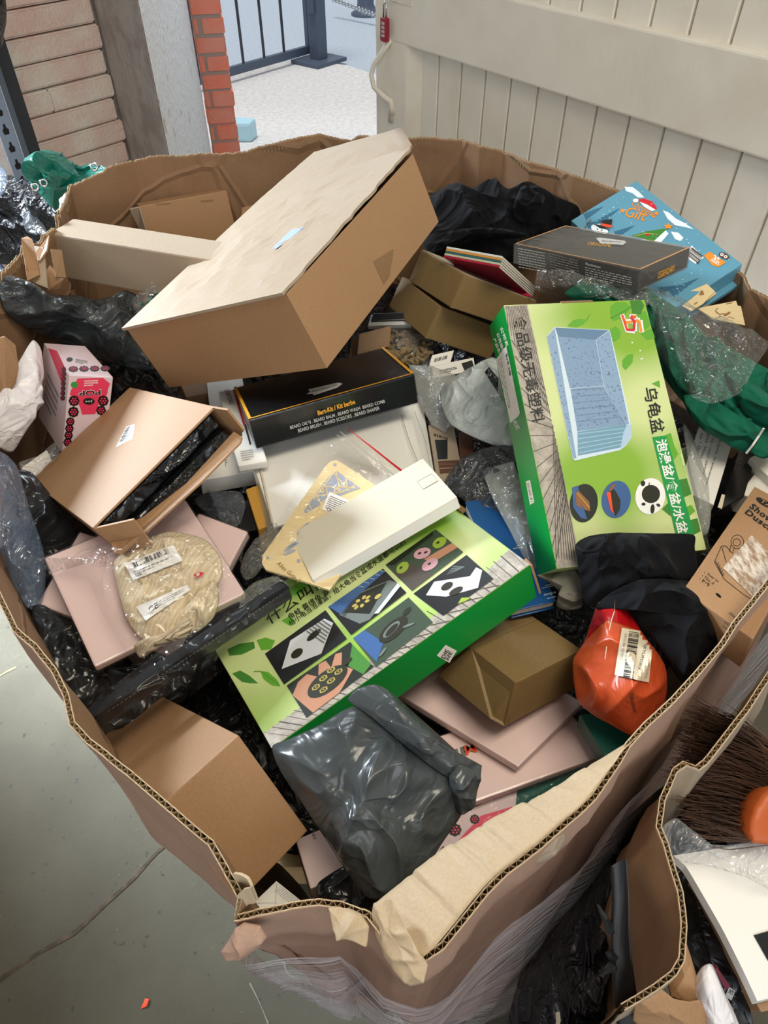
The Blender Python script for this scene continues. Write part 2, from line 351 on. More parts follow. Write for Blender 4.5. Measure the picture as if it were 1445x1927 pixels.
c = P(273,1888,0); t = mk('paper_scrap', [c+Vector((-.006,-.009,.001)), c+Vector((.005,-.005,.003)), c+Vector((.007,.006,.004)), c+Vector((-.001,.008,.002)), c+Vector((-.006,-.009,.0003)), c+Vector((.005,-.005,.0003)), c+Vector((.007,.006,.0003)), c+Vector((-.001,.008,.0003))], [(0,1,2,3),(7,6,5,4),(0,4,5,1),(1,5,6,2),(2,6,7,3),(3,7,4,0)], M['orange_red'])
tag(t, 'tiny red paper scrap lying on the grey floor', 'scrap')
# outside
struct(mk('floor_yard', [(-3,4.1,-.02),(3.5,4.1,-.02),P(760,190,-.02)+Vector((1.8,-.6,0)),P(722,145,-.02),P(650,122,-.02),P(560,112,-.02),P(430,135,-.02),P(300,150,-.02),(-4,5.6,-.02)], [tuple(range(9))], M['yard_concrete']))
struct(mk('road', [(-12,4.1,-.05),(12,4.1,-.05),(12,30,-.05),(-12,30,-.05)], [(0,1,2,3)], M['asphalt']))
# walls beside the doorway
def prism(base, z0, z1):
    n = len(base); V = [(x, y, z0) for x, y in base] + [(x, y, z1) for x, y in base]
    F = [tuple(range(n))[::-1], tuple(range(n, 2*n))] + [(i, (i+1) % n, n + (i+1) % n, n + i) for i in range(n)]
    return V, F
A0 = Vector((-1.14, 2.79)); D2 = Vector((.627, .779)); A1 = Vector((-.998, 2.966)); C1 = Vector((-.758, 2.656)); E1 = Vector((-.88, 3.86))
# plastered wall; its reveal is coloured lighter for the daylight on it
wl = struct(mk('wall_left', *prism([C1, E1, (-1.6, 3.9), (-2.0, 3.4), A1 + Vector((-.02, .03))], 0, 2.6), M['plaster']))
b = bmesh.new(); b.from_mesh(wl.data)
wl.data.materials.append(M['lit_plaster'])
for f in b.faces:
    n = f.normal
    if n.x > .9 or (n.x > .5 and n.y > -.3): f.material_index = 1
ed = [e for e in b.edges if e.calc_length() > 2]
bmesh.ops.bevel(b, geom=ed, offset=.012, segments=3, affect='EDGES'); b.to_mesh(wl.data); b.free()
# pale brick pier: one mesh of rough courses
def bricks(mb, o, d, nrm, z0, courses, rows, bl, ch, dep, mat, jit, seedv):
    rnd = random.Random(seedv); o = Vector((o[0], o[1], 0)); d = Vector((d[0], d[1], 0)).normalized(); nn = Vector((nrm[0], nrm[1], 0)).normalized()
    for r in range(courses):
        for (u0, u1) in rows[r % len(rows)]:
            j = rnd.uniform(-jit, jit); e0 = rnd.uniform(-jit, jit); e1 = rnd.uniform(-jit, jit)
            zz = z0 + r * ch; g = .0025
            bb = bmesh.new()
            vs = [o + d*(u+eu) + nn*(w) + Vector((0,0,z)) for z in (zz+g, zz+ch-g) for (u, eu, w) in ((u0+.002, e0, j), (u1-.002, e1, j), (u1-.002, e1, -dep), (u0+.002, e0, -dep))]
            vv = [bb.verts.new(v) for v in vs]
            for f in BOXF: bb.faces.new([vv[i] for i in f])
            bmesh.ops.bevel(bb, geom=list(bb.edges), offset=.006, segments=2, affect='EDGES')
            bb.verts.ensure_lookup_table(); bb.verts.index_update()
            mb.add([v.co.copy() for v in bb.verts], [[v.index for v in f.verts] for f in bb.faces], mat); bb.free()
mb = MB(); nA = Vector((D2.y, -D2.x))
fullw = (A1 - A0).length + .015
fullw += .14
bricks(mb, A1 - D2 * (fullw + .03), D2, nA, .06, 26, [[(0, fullw+.03)], [(.0, fullw+.022)], [(.004, fullw+.032)], [(.01, fullw+.02)], [(.0, .15), (.152, fullw+.034)], [(.012, fullw+.026)]], .2, .0765, .22, M['pale_brick'], .006, 3)
struct(mb.build('wall_pier'))
b0 = A1 - D2 * (fullw + .03)
struct(mk('wall_brick_return', *prism([b0 + D2*.006 - nA*.012, b0 + D2*.25 - nA*.25, (-2.0, 3.4), (-2.6, 2.9), b0 + Vector((-.25, .16))], 0, 2.6), M['pale_brick']))
# red brick outer leaf
mb = MB(); o = Vector((-.892, 3.93)); d = Vector((.975, .222))
bricks(mb, o, d, (.222, -.975), -.02, 20, [[(.0, .145)], [(.0, .034), (.038, .15)]], .1, .0765, .2, M['red_brick'], .003, 5)
mb.add(*prism([o + d*.002 + Vector((.002,.006)), o + d*.138 + Vector((.0,.006)), o + d*.13 + Vector((-.04,.19)), o + Vector((-.04,.19))], 0, 1.55), mat=M['mortar'])
struct(mb.build('wall_outer_brick'))
# off-frame wall on the left that shades the floor
struct(mk('wall_shade_left', *prism([(-1.75,-2.4),(-1.65,-2.4),(-1.65,1.3),(-1.75,1.3)], 0, 2.6), M['plaster']))

# white boarded door, opened inwards
DO = Vector((.90, 1.84, 0)); DD = Vector((.596, -.803, 0)); DN = Vector((-.803, -.596, 0))   # a point on it, along it (towards the hinge), out of it
def dpt(s, z, d=0): return DO + DD * s + DN * d + Vector((0, 0, z))
def dbox(mb, s0, s1, z0, z1, d0, d1, mat=None):
    return mb.add([dpt(s0,z0,d1),dpt(s1,z0,d1),dpt(s1,z0,d0),dpt(s0,z0,d0),dpt(s0,z1,d1),dpt(s1,z1,d1),dpt(s1,z1,d0),dpt(s0,z1,d0)], BOXF, mat)
def dpx(px, py):
    p = on_plane(px, py, DO, DN); return (p - DO).dot(DD), p.z
S0, _ = dpx(720, 120); S1 = dpx(778, 82)[0]; SB = dpx(795, 130)[0]; ZR = dpx(1419, 284)[1]; ZT = dpx(1445, 100)[1]
door = empty('door_1', dpt(0, 0), 'white painted boarded door with a broad rail, standing open', 'door'); door['kind'] = 'structure'
mb = MB(); bw = .1165; s = SB - .03; k = 0
while s < 1.25:
    s1 = s + bw
    bb = bmesh.new(); a, bq = s + .0035, s1 - .0035
    vs = [bb.verts.new(dpt(x, z, d)) for z in (.06, 2.3) for x, d in ((a, 0), (bq, 0), (bq, -.02), (a, -.02))]
    for f in BOXF: bb.faces.new([vs[i] for i in f])
    bmesh.ops.bevel(bb, geom=[e for e in bb.edges if e.calc_length() > 2], offset=.003, segments=1, affect='EDGES')
    bb.verts.index_update(); mb.add([v.co.copy() for v in bb.verts], [[v.index for v in f.verts] for f in bb.faces]); bb.free()
    s = s1
dbox(mb, S0 + .02, 1.25, .06, 2.3, -.024, -.014)
mb.build('boards', M['door_paint'], door)
def rail(name, s0, s1, z0, z1, th):
    mb = MB(); dbox(mb, s0, s1, z0, z1, -.03, th); return mb.build(name, M['door_paint'], door, bevel=.006)
rail('lock_rail', S0 + .001, 1.26, ZR, ZT, .034); rail('stile', S0, S1, .04, 2.32, .032)
rail('bottom_rail', S1 + .001, 1.26, .05, .62, .03)
mb = MB(); mb.add([dpt(S1,.6,.03),dpt(SB,.6,.001),dpt(SB,.6,-.01),dpt(S1,.6,-.01),dpt(S1,ZR+.01,.03),dpt(SB,ZR+.01,.001),dpt(SB,ZR+.01,-.01),dpt(S1,ZR+.01,-.01)], BOXF); mb.build('stile_chamfer', M['door_paint'], door)
hz = [(750,72),(742,92),(731,115),(727,135),(730,158),(741,176),(750,188),(752,212)]
hd = [.036,.05,.066,.07,.066,.052,.036,.034]
V, F = tube([dpt(*dpx(x, y), d) for (x, y), d in zip(hz, hd)], [.011,.010,.009,.009,.009,.010,.012,.012], 10); mb = MB(); mb.add(V, F)
sx, z = dpx(749, 200); dbox(mb, sx-.014, sx+.012, z-.05, z+.03, .03, .037)
hdl = mb.build('handle', M['door_paint'], door, smooth=True); tag(hdl, 'curved white painted pull handle')
mb = MB(); sx, z = dpx(775, 3); dbox(mb, sx-.05, sx+.045, z-.006, z+.05, .03, .036); dbox(mb, sx-.07, sx-.04, z, z+.03, .03, .05); hb = mb.build('hasp', M['door_paint'], door, bevel=.002)
# combination padlock hanging from the hasp
sx, z = dpx(748, 48); c = dpt(sx, z, .055)
lock = empty('combination_padlock', c, 'dark red combination padlock hanging above the white door handle', 'padlock')
def lb(s0, s1, z0, z1, d0, d1, name, mat, bv=.003):
    q = MB(); dbox(q, sx+s0, sx+s1, z+z0, z+z1, d0, d1); return q.build(name, M[mat], lock, bevel=bv)
lb(-.017, .017, -.042, .03, .046, .066, 'body', 'lock_red', .006)
for i in range(4):
    for j in range(2): lb(-.004+j*.009, .002+j*.009, -.026+i*.012, -.018+i*.012, .064, .068, 'dial', 'silver_print', .0005)
V, F = tube([dpt(sx-.008, z+.028, .056), dpt(sx-.008, z+.065, .056), dpt(sx, z+.075, .056), dpt(sx+.008, z+.065, .056), dpt(sx+.008, z+.028, .056)], .003, 8); mk('shackle', V, F, M['chrome'], lock, smooth=True)

# metal gate, post, bollard and chain outside
g0, g1 = P(420,138,.06), P(583,92,.06); gd = (g1 - g0); gd.z = 0; gl = gd.length; gd.normalize(); gn = Vector((-gd.y, gd.x, 0))
gate = empty('metal_gate', Vector((g1.x, g1.y, 0)), 'dark metal gate of thin upright bars, in the yard beyond the doorway', 'gate')
def gbar(name, a, b, t, tn, mat='iron'):
    q = MB(); z = Vector((0,0,1)); ax = (b - a).normalized(); s1 = gn if abs(ax.z) < .9 else gd; s2 = ax.cross(s1)
    q.add([a - s1*t - s2*tn, a + s1*t - s2*tn, a + s1*t + s2*tn, a - s1*t + s2*tn, b - s1*t - s2*tn, b + s1*t - s2*tn, b + s1*t + s2*tn, b - s1*t + s2*tn], BOXF); return q.build(name, M[mat], gate)
base = g1 - gd * (gl + 1.2)
gbar('bottom_rail', base, g1, .02, .03); gbar('end_upright', g1 + Vector((0,0,-.03)), g1 + Vector((0,0,1.5)), .035, .02); gbar('top_rail', base + Vector((0,0,1.45)), g1 + Vector((0,0,1.45)), .02, .03)
pitch = (P(535,104,.06) - P(500,114,.06)).length * 1.05
for i in range(1, 10):
    a = g1 - gd * pitch * (i + .35) + Vector((0, 0, .02)); gbar('bar', a, a + Vector((0,0,1.42)), .008, .008, 'dark_iron')
pp = P(600,112,0)
post = empty('gate_post', pp, 'square blue-grey metal post on a base plate beside the gate', 'post')
def pbox(name, cx, cy, hx, hy, z0, z1, mat, ref):
    q = MB(); r1, r2 = gd, gn
    pts = [ref + r1*(cx+a*hx) + r2*(cy+b_*hy) for a, b_ in ((-1,-1),(1,-1),(1,1),(-1,1))]
    q.add([(p.x, p.y, z0) for p in pts] + [(p.x, p.y, z1) for p in pts], BOXF); return q.build(name, M[mat], post, bevel=.004)
pbox('shaft', 0, 0, .055, .055, .01, 1.7, 'iron', pp); pbox('base_plate', 0, 0, .19, .16, -.02, .01, 'iron', pp); pbox('lock_box', -.07, -.01, .02, .03, .35, .9, 'iron', pp)
V, F = [], []
bc = P(688,18,0)
prof = [(.16,0),(.16,.02),(.12,.05),(.09,.1),(.085,.5),(.0851,.9)]
for r, z in prof:
    for k in range(24): V.append((bc.x + r*math.cos(k*math.pi/12), bc.y + r*math.sin(k*math.pi/12), z - .05))
for i in range(len(prof)-1):
    for k in range(24): F.append((i*24+k, i*24+(k+1)%24, (i+1)*24+(k+1)%24, (i+1)*24+k))
F.append(tuple(range((len(prof)-1)*24, len(prof)*24)))
tag(mk('bollard', V, F, M['iron'], smooth=True), 'blue-grey bollard on the road beyond the gate post', 'bollard')
mb = MB(); ca, cb = P(625,-2,.12), P(730,38,.02); nl = 34
for i in range(nl):
    p = ca.lerp(cb, (i + .5) / nl); ax = (cb - ca).normalized(); s1 = Vector((-ax.y, ax.x, 0)).normalized() if i % 2 else Vector((0,0,1))
    L_ = (cb - ca).length / nl * .72; R_ = .02
    mb.add(*tube([p + ax*L_*math.cos(t*math.pi/5) + s1*R_*math.sin(t*math.pi/5) for t in range(10)], .006, 5, True))
tag(mb.build('chain', M['chrome'], smooth=True), 'light metal chain sagging across the road behind the post', 'chain')
cc = P(462,262,-.02)
tag(mk('plastic_tub', *prism([(cc.x-.09,cc.y-.06),(cc.x+.05,cc.y-.07),(cc.x+.08,cc.y+.05),(cc.x-.06,cc.y+.08)], -.02, .1), plain('pale_blue','#a9cfdc',.4), bevel=.02), 'pale blue plastic tub on the ground beside the red brick', 'tub')

# shelving upright, bin bags and tarpaulin behind the box on the left
up = empty('shelving_upright', P(20,300,.80), 'blue-grey perforated steel shelving upright at the left edge', 'shelving')
ax0, ax1 = P(48,306,.80), P(-30,60,1.35)
p0 = Vector((ax0.x, ax0.y, 0)); dv = Vector((.627,.779,0)); nv = Vector((.779,-.627,0))
plain('blue_steel', '#8797ae', .4)
mb = MB(); wd = .05
mb.add([p0 - dv*wd + Vector((0,0,0)), p0 + Vector((0,0,0)), p0 - nv*.002, p0 - dv*wd - nv*.002] + [q + Vector((0,0,2)) for q in (p0 - dv*wd, p0, p0 - nv*.002, p0 - dv*wd - nv*.002)], BOXF)
mb.add([p0, p0 - nv*.05, p0 - nv*.05 - dv*.002, p0 - dv*.002] + [q + Vector((0,0,2)) for q in (p0, p0 - nv*.05, p0 - nv*.05 - dv*.002, p0 - dv*.002)], BOXF)
mb.M = [M['blue_steel']]
for i in range(26):
    zc = .3 + i * .05
    V = [p0 - dv*.027 + nv*.0008 + dv*(a*(.0075 if b_ < .3 else .004)) + Vector((0,0,zc + b_*.012)) for a, b_ in ((-1,-1),(1,-1),(1.4,0),(1,.6),(.9,1.4),(-.9,1.4),(-1,.6),(-1.4,0))]
    mb.add(V, [tuple(range(8))], M['black_print'])
mb.build('angle_post', None, up)
mb = MB(); q0 = p0 + dv*.05 - nv*.06
mb.add([q0, q0 + dv*.04, q0 + dv*.04 - nv*.04, q0 - nv*.04] + [q + Vector((0,0,2)) for q in (q0, q0 + dv*.04, q0 + dv*.04 - nv*.04, q0 - nv*.04)], BOXF); mb.build('rear_post', M['dark_iron'], up)

# ------------------------------------------------------------------ the big pallet box
# rim control points: pixel, height, outward bulge at 0.75 m and at 0.15 m, jaggedness
RIM = [((440,1735),1.0,-.03,-.12,.006),((446,1690),1.02,-.03,-.14,.006),((392,1592),1.04,-.02,-.20,.003),((345,1553),1.05,-.015,-.17,.003),((300,1514),1.05,-.015,-.17,.003),((250,1470),1.05,-.015,-.17,.004),((203,1432),1.05,-.015,-.17,.003),((160,1398),1.05,-.015,-.17,.002),
 ((130,1365),1.055,-.015,-.17,.002),((118,1310),1.06,-.015,-.17,.002),((95,1263),1.06,-.015,-.17,.002),((60,1220),1.06,-.015,-.17,.002),((22,1186),1.06,-.015,-.17,.002),(Vector((-.43,.50,1.06)),1.06,-.01,-.15,.002),(Vector((-.60,.76,1.08)),1.08,.0,-.10,.002),
 ((-34,575),1.08,.02,.02,.006),((10,500),1.08,.02,.02,.006),((42,468),1.08,.02,.02,.008),((78,452),1.08,.02,.02,.008),((100,432),1.08,.02,.02,.008),((113,392),1.08,.02,.02,.008),((128,352),1.08,.02,.02,.004),((165,334),1.09,.02,.0,.004),((210,313),1.10,.02,.0,.004),
 ((250,300),1.10,.02,.0,.003),((300,292),1.10,.02,.0,.003),((350,290),1.10,.02,.0,.003),((400,288),1.10,.02,.0,.003),((460,286),1.10,.02,.0,.004),((500,272),1.11,.02,.0,.001),((560,258),1.12,.02,.0,.001),((600,251),1.12,.02,.0,.001),((660,264),1.11,.02,.0,.001),((674,254),1.11,.02,.0,.001),((720,258),1.11,.02,.0,.001),
 ((770,258),1.11,.02,.0,.001),((815,258),1.11,.02,.0,.001),((870,262),1.11,.02,.0,.001),((905,272),1.11,.02,.0,.002),((950,285),1.10,.02,.0,.002),((1000,304),1.10,.02,.0,.001),((1050,318),1.09,.02,.0,.001),((1080,328),1.09,.02,.0,.001),((1120,342),1.08,.02,.0,.001),((1165,358),1.07,.02,.0,.001),((1260,425),1.05,.02,.0,.001),((1380,505),1.03,.02,.0,.002),
 ((1402,520),1.03,.02,.0,.003),((1416,543),1.03,.02,.0,.003),((1448,557),1.03,.02,.0,.003),(Vector((.645,.95,1.03)),1.03,.02,.0,.002),(Vector((.60,.72,1.04)),1.04,.02,.0,.001),(Vector((.50,.57,1.04)),1.04,.02,.0,.001),
 ((1445,1105),1.045,.0,.0,.001),((1387,1177),1.045,.0,.0,.001),((1366,1212),1.045,.0,.0,.001),((1317,1270),1.045,.0,.0,.001),((1272,1320),1.045,.0,.0,.001),((1222,1366),1.045,.0,.0,.001),((1187,1405),1.045,-.01,.0,.001),((1167,1440),1.045,-.01,.0,.001),((1122,1505),1.04,-.01,-.02,.001),((1097,1530),1.04,-.01,-.02,.001),
 ((1070,1552),1.035,-.01,-.03,.001),((1020,1597),1.03,-.01,-.04,.001),((955,1647),1.02,-.01,-.05,.001),((920,1682),1.015,-.01,-.05,.001),((880,1732),1.01,-.01,-.06,.001),((835,1788),1.0,-.01,-.07,.002),((800,1812),.995,-.01,-.08,.003),((740,1795),.99,-.01,-.09,.003),((690,1728),.99,-.0,-.09,.005),((640,1708),.99,-.015,-.17,.003),((600,1704),.995,-.01,-.09,.001),((550,1710),1.0,-.02,-.10,.001),((500,1722),1.0,-.03,-.12,.002)]
ctrl = []
for p, z, b1, b2, jg in RIM: ctrl.append((P(*p, z) if isinstance(p, tuple) else p, b1, b2, jg))
def dens(step):
    out = []
    for i in range(len(ctrl)):
        a, c = ctrl[i], ctrl[(i+1) % len(ctrl)]; k = max(1, round((c[0] - a[0]).length / step))
        for j in range(k):
            t = j / k; out.append((a[0].lerp(c[0], t), *[a[m] * (1-t) + c[m] * t for m in (1, 2, 3)]))
    return out
def normals(pts):
    n = len(pts); out = []
    for i in range(n):
        d = Vector()
        for k in (6, 14): d += (pts[(i+k) % n] - pts[i-k]).normalized()
        d.z = 0; d.normalize(); out.append(Vector((d.y, -d.x, 0)))
    return out
def build_wall(D, closed, zlist, name, matset, parent, seed=0, crease=.006):
    """corrugated board: outer and inner liners and the fluting between, cut to the rim line D"""
    pts = [d[0] for d in D]; n = len(pts)
    nr = normals(pts)
    if sum((pts[(i+1) % n] - pts[i]).dot(Vector((-nr[i].y, nr[i].x, 0))) for i in range(n)) != 0: pass
    jag = [d[3] * (noise.noise(p * 45) * 1.3 + noise.noise(p * 140) * .9) for d, p in zip(D, pts)]
    def col(i, off, dz):
        p, b1, b2, _ = D[i]; out = []
        for z in zlist:
            zz = p.z + jag[i] + dz - z * (p.z - .13)
            h = p.z - zz
            if h < (p.z - .75): t = max(0, h / max(.01, p.z - .75)); b = b1 * t
            else: t = (.75 - zz) / .62; b = b1 * (1-t) + b2 * t
            fall = min(1, h / .05)
            q = Vector((p.x, p.y, zz)); wv = (wr(q * 1.0, 5.0, seed) + wr(q, 11.0, seed + 4) * .6 - .6) * crease * fall
            out.append(q + nr[i] * (b + off + wv))
        return out
    for nm, o0, o1, mat in (('wall', 0, -.0009, matset[0]), ('inner_liner', -.0044, -.0053, matset[1])):
        V = []; F = []; I = []; m = len(zlist)
        C0 = [col(i, o0, 0) for i in range(n)]; C1_ = [col(i, o1, 0) for i in range(n)]
        for i in range(n): V += C0[i] + C1_[i]
        rng = range(n if closed else n - 1)
        for i in rng:
            j = (i+1) % n; a, b_ = i*2*m, j*2*m
            for k in range(m-1):
                F.append((a+k, b_+k, b_+k+1, a+k+1)); I.append(0)
                F.append((a+m+k, a+m+k+1, b_+m+k+1, b_+m+k)); I.append(0)
            F.append((a, a+m, b_+m, b_)); I.append(1)
        ob_ = mk(nm, V, F, [mat, M['liner_edge']], parent, midx=I)
        ob_.data.polygons.foreach_set('use_smooth', [q == 0 for q in I])
        if nm == 'wall': parent = ob_
    # fluting near the rim
    V = []; F = []; acc = 0; wl_ = .0074
    fine = []
    for i in (range(n) if closed else range(n-1)):
        j = (i+1) % n; L = (pts[j] - pts[i]).length; k = max(1, round(L / .0012))
        for q in range(k):
            t = q / k; fine.append((pts[i].lerp(pts[j], t), nr[i].lerp(nr[j], t), jag[i]*(1-t) + jag[j]*t, acc + L*t))
        acc += L
    N_ = len(fine)
    for p, nn, jj, s in fine:
        o = -.00265 + .00165 * max(-1, min(1, 1.35 * math.sin(2*math.pi*s/wl_)))
        for oo in (.00035, -.00035):
            for z in (-.0015, .014): V.append(p + nn*(o + oo) + Vector((0,0,jj - z - .001)))
    for i in range(N_ if closed else N_-1):
        j = (i+1) % N_; a, b_ = 4*i, 4*j
        F += [(a, b_, b_+1, a+1), (a+2, a+3, b_+3, b_+2), (a, a+2, b_+2, b_)]
    mk('fluting', V, F, M['flute'], parent)
D = dens(.0035)
area2 = sum(D[i][0].x * D[(i+1) % len(D)][0].y - D[(i+1) % len(D)][0].x * D[i][0].y for i in range(len(D)))
if area2 < 0: D.reverse()
pb = empty('pallet_box', (0, .8, 0), 'huge brown corrugated pallet box with a torn rim, full of mixed goods', 'box')
ZL = [0,.004,.012,.025,.045,.07,.1,.14,.18,.23,.29,.36,.44,.54,.66,.8,1]
build_wall(D, True, ZL, 'wall', (M['kraft_out'], M['crease_wall']), pb)
# wooden pallet under it (solid base of the box)
mb = MB()
for i in range(5):
    y = .5 + i * .17; half = [.08,.18,.26,.3,.26][i]
    mb.box((-half - .02 + .02, y, .1), (half, y + .1, .125))
for x in (-.2, .0, .2): mb.box((x-.045, .5, .0), (x+.045, 1.28, .1))
plain('pallet_wood', '#b09468', .85, '#9a7f56', 20)
mb.build('pallet_base', M['pallet_wood'], pb)
# inward-folded strip along the near right rim
outer = [(1272,1320),(1222,1366),(1187,1405),(1167,1440),(1122,1505),(1097,1530),(1070,1552),(1020,1597),(955,1647),(920,1682),(880,1732),(835,1788),(806,1815)]
inner = [(1262,1330),(1185,1392),(1135,1425),(1090,1450),(1042,1482),(1020,1494),(985,1510),(925,1540),(870,1577),(835,1595),(790,1630),(745,1668),(703,1702)]
zo = [1.05,1.05,1.05,1.05,1.045,1.045,1.04,1.035,1.025,1.02,1.015,1.005,1.0]
A = spline([P(*p, z + .004) for p, z in zip(outer, zo)], 150, False); B_ = spline([P(*p, z - .012 - .012 * min(1, i / 6)) for i, (p, z) in enumerate(zip(inner, zo))], 150, False)
m = min(len(A), len(B_)); A = [A[int(i*(len(A)-1)/(m-1))] for i in range(m)]; B_ = [B_[int(i*(len(B_)-1)/(m-1))] for i in range(m)]
A = [a + (b - a).normalized() * .0075 - Vector((0, 0, .001)) for a, b in zip(A, B_)]
V = []; F = []; R_ = 14
for i in range(m):
    wid = (B_[i] - A[i]).length
    for r in range(R_ + 1):
        t = r / R_; p = A[i].lerp(B_[i], t); s = i / m
        ridge = .0016 * math.sin(s * 62 + .8 * math.sin(t * 4)) - .007 * sum(math.exp(-((s - c_ + .012*t) / .006) ** 2) for c_ in (.2, .33, .52, .66, .74, .88)) + .003 * (wr(Vector((s * 2.4, t * .12, 0)), 9, 3) - .4)
        V.append(p + Vector((0, 0, min(1, wid/.03) * (ridge * (.2 + .5*t) + .002 * math.sin(math.pi * t)))))
nv_ = len(V)
for v in V[:nv_]: V.append(v - Vector((0,0,.0022)))
for i in range(m-1):
    for r in range(R_):
        a = i*(R_+1) + r; b_ = a + R_ + 1; F.append((a, a+1, b_+1, b_)); F.append((nv_+a, nv_+b_, nv_+b_+1, nv_+a+1))
    for r in (0, R_):
        a = i*(R_+1)+r; b_ = a+R_+1; F.append((a, b_, nv_+b_, nv_+a) if r == 0 else (a, nv_+a, nv_+b_, b_))
for r in range(R_):
    a = r; F.append((a, nv_+a, nv_+a+1, a+1)); a = (m-1)*(R_+1)+r; F.append((a, a+1, nv_+a+1, nv_+a))
tag(mk('folded_strip', V, F, M['kraft_light'], pb, smooth=True), 'pale strip of board folded inwards along the rim')
# torn corner, crumpled tear and curled ply
pillow('torn_corner', [(703,1700,1.0),(722,1690,1.005),(735,1690,1.01),(760,1740,1.01),(790,1795,1.01),(806,1815,1.005),(797,1850,1.0),(772,1856,.985),(745,1832,.98),(722,1800,.98),(706,1760,.985),(698,1725,.99)], M['kraft_light'], pb, .004, .006, .006, (20, 44), 24, 110, 3, 4, sharp=True)
pillow('crumpled_tear', [(618,1708,.998),(650,1710,1.0),(680,1724,1.0),(694,1745,.998),(690,1782,.985),(672,1775,.985),(650,1756,.985),(628,1738,.985)], M['kraft_light'], pb, .010, .01, .016, (22, 50), 22, 100, 3, 11, sharp=True)
pillow('torn_flap', [(442,1748,.998),(458,1736,1.0),(490,1742,1.0),(503,1762,.99),(492,1780,.98),(462,1802,.97),(424,1806,.965),(415,1792,.975),(430,1770,.985)], M['kraft_out'], pb, .008, .008, .006, (14, 40), 20, 90, 3, 21, sharp=True)
R2 = spline([P(*q, z) for q, z in (((446,1690),1.02),((458,1678),1.03),((473,1674),1.035),((466,1658),1.04),((452,1650),1.035),((440,1648),1.035))], 40, False)
V = []; F = []
for i, p in enumerate(R2):
    for z, o in ((.004,0),(-.03,0),(-.03,.0015),(.004,.0015)): V.append(p + Vector((o, o, z)))
for i in range(len(R2)-1):
    for k in range(4): F.append((4*i+k, 4*i+(k+1)%4, 4*i+4+(k+1)%4, 4*i+4+k))
mk('curled_ply', V, F, M['liner_edge'], pb)
pillow('hand_hole_flap', [(988,1625,1.01),(1020,1600,1.02),(1058,1566,1.025),(1064,1580,1.0),(1040,1610,.995),(1012,1626,.995)], M['kraft_pale'], pb, .002, .004, .002, (20, 50), 10, 60, 3, 31)
# peeled inner liner at the far left corner
pillow('peeled_liner', [(112,400,1.085),(128,358,1.085),(138,380,1.04),(150,420,.98),(150,450,.95),(118,436,.97),(108,425,1.05)], M['kraft_light'], pb, .004, .006, .012, (14, 34), 20, 90, 3, 41)
# stretch wrap round the near and right sides
Dw = [d for d in D]
ptsD = [d[0] for d in Dw]; nrD = normals(ptsD)
sel = [i for i, p in enumerate(ptsD) if (p.y < .62 and p.x > -.2 and not (p.x < -.115 and p.y > .17))]
# order the selection along the rim
st = next(i for i in sel if (i-1) % len(ptsD) not in set(sel)); seq = []; i = st; ss = set(sel)
while i in ss and len(seq) < len(ss): seq.append(i); i = (i+1) % len(ptsD)
seq = seq[::3]; V = []; F = []; zz = 26
for a_, i in enumerate(seq):
    p, b1, b2, _ = Dw[i]
    for k in range(zz + 1):
        t0 = k / zz; zt = p.z - .075 - .03 * noise.noise(Vector((p.x * 6, p.y * 6, 2))); z = zt * (1-t0) + .14 * t0
        h = p.z - z
        if h < (p.z - .75): t = max(0, h / max(.01, p.z - .75)); b = b1 * t
        else: t = (.75 - z) / .62; b = b1 * (1-t) + b2 * t
        V.append(Vector((p.x, p.y, z)) + nrD[i] * (b + .021 + .004 * noise.noise(Vector((p.x*4, p.y*4, z*60)))))
for a_ in range(len(seq)-1):
    for k in range(zz): q = a_*(zz+1)+k; F.append((q, q+1, q+zz+2, q+zz+1))
tag(mk('stretch_wrap', V, F, M['stretch_film'], pb, smooth=True), 'clear stretch film wound round the outside')

# ------------------------------------------------------------------ second box at the lower right
RIM2 = [((1500,1205),1.0),((1445,1262),1.0),((1400,1330),1.0),((1352,1392),1.0),((1322,1430),1.0),((1308,1440),1.0),((1285,1431),1.0),((1266,1444),.995),((1241,1500),.99),((1233,1556),.985),((1248,1590),.98),((1262,1640),.97),((1275,1680),.965),((1281,1740),.96),((1277,1800),.955),((1262,1826),.95),((1230,1850),.94),((1195,1872),.93),((1168,1888),.925)]
c2 = [(P(*p, z), .0, -.02, .0015) for p, z in RIM2]
D2_ = []
for a_, b_ in zip(c2[:-1], c2[1:]):
    k = max(1, round((b_[0] - a_[0]).length / .0035))
    for j in range(k): D2_.append((a_[0].lerp(b_[0], j/k), 0.0, -.02, .0015))
D2_.append(c2[-1])
_n = normals
def normals(pts):
    n = len(pts); out = []
    for i in range(n):
        d = pts[min(n-1, i+8)] - pts[max(0, i-8)]; d.z = 0; d.normalize(); out.append(Vector((d.y, -d.x, 0)))
    return out
pb2 = empty('cardboard_box', (.3, .3, 0), 'second brown cardboard box at the lower right, holding a broom head', 'box')
D2_.reverse()
build_wall([(p, -.008, -.07, j) for p, a_, b_, j in D2_][::-1], False, ZL, 'wall', (M['kraft'], M['kraft_pale']), pb2, 5, .008)
normals = _n
pillow('lower_flap', [(1195,1876,.925),(1225,1862,.93),(1246,1862,.925),(1268,1880,.92),(1300,1886,.915),(1318,1882,.915),(1345,1940,.88),(1230,1960,.86),(1190,1920,.89)], M['kraft'], pb2, .006, .006, .004, (10, 30), 22, 100, 3, 51, sharp=True)
pillow('inner_flap', [(1250,1830,.90),(1275,1800,.93),(1290,1770,.935),(1300,1800,.92),(1325,1885,.90),(1290,1886,.90),(1262,1876,.90)], M['kraft'], pb2, .003, .004, .002, (12, 30), 16, 80, 3, 52, sharp=True)

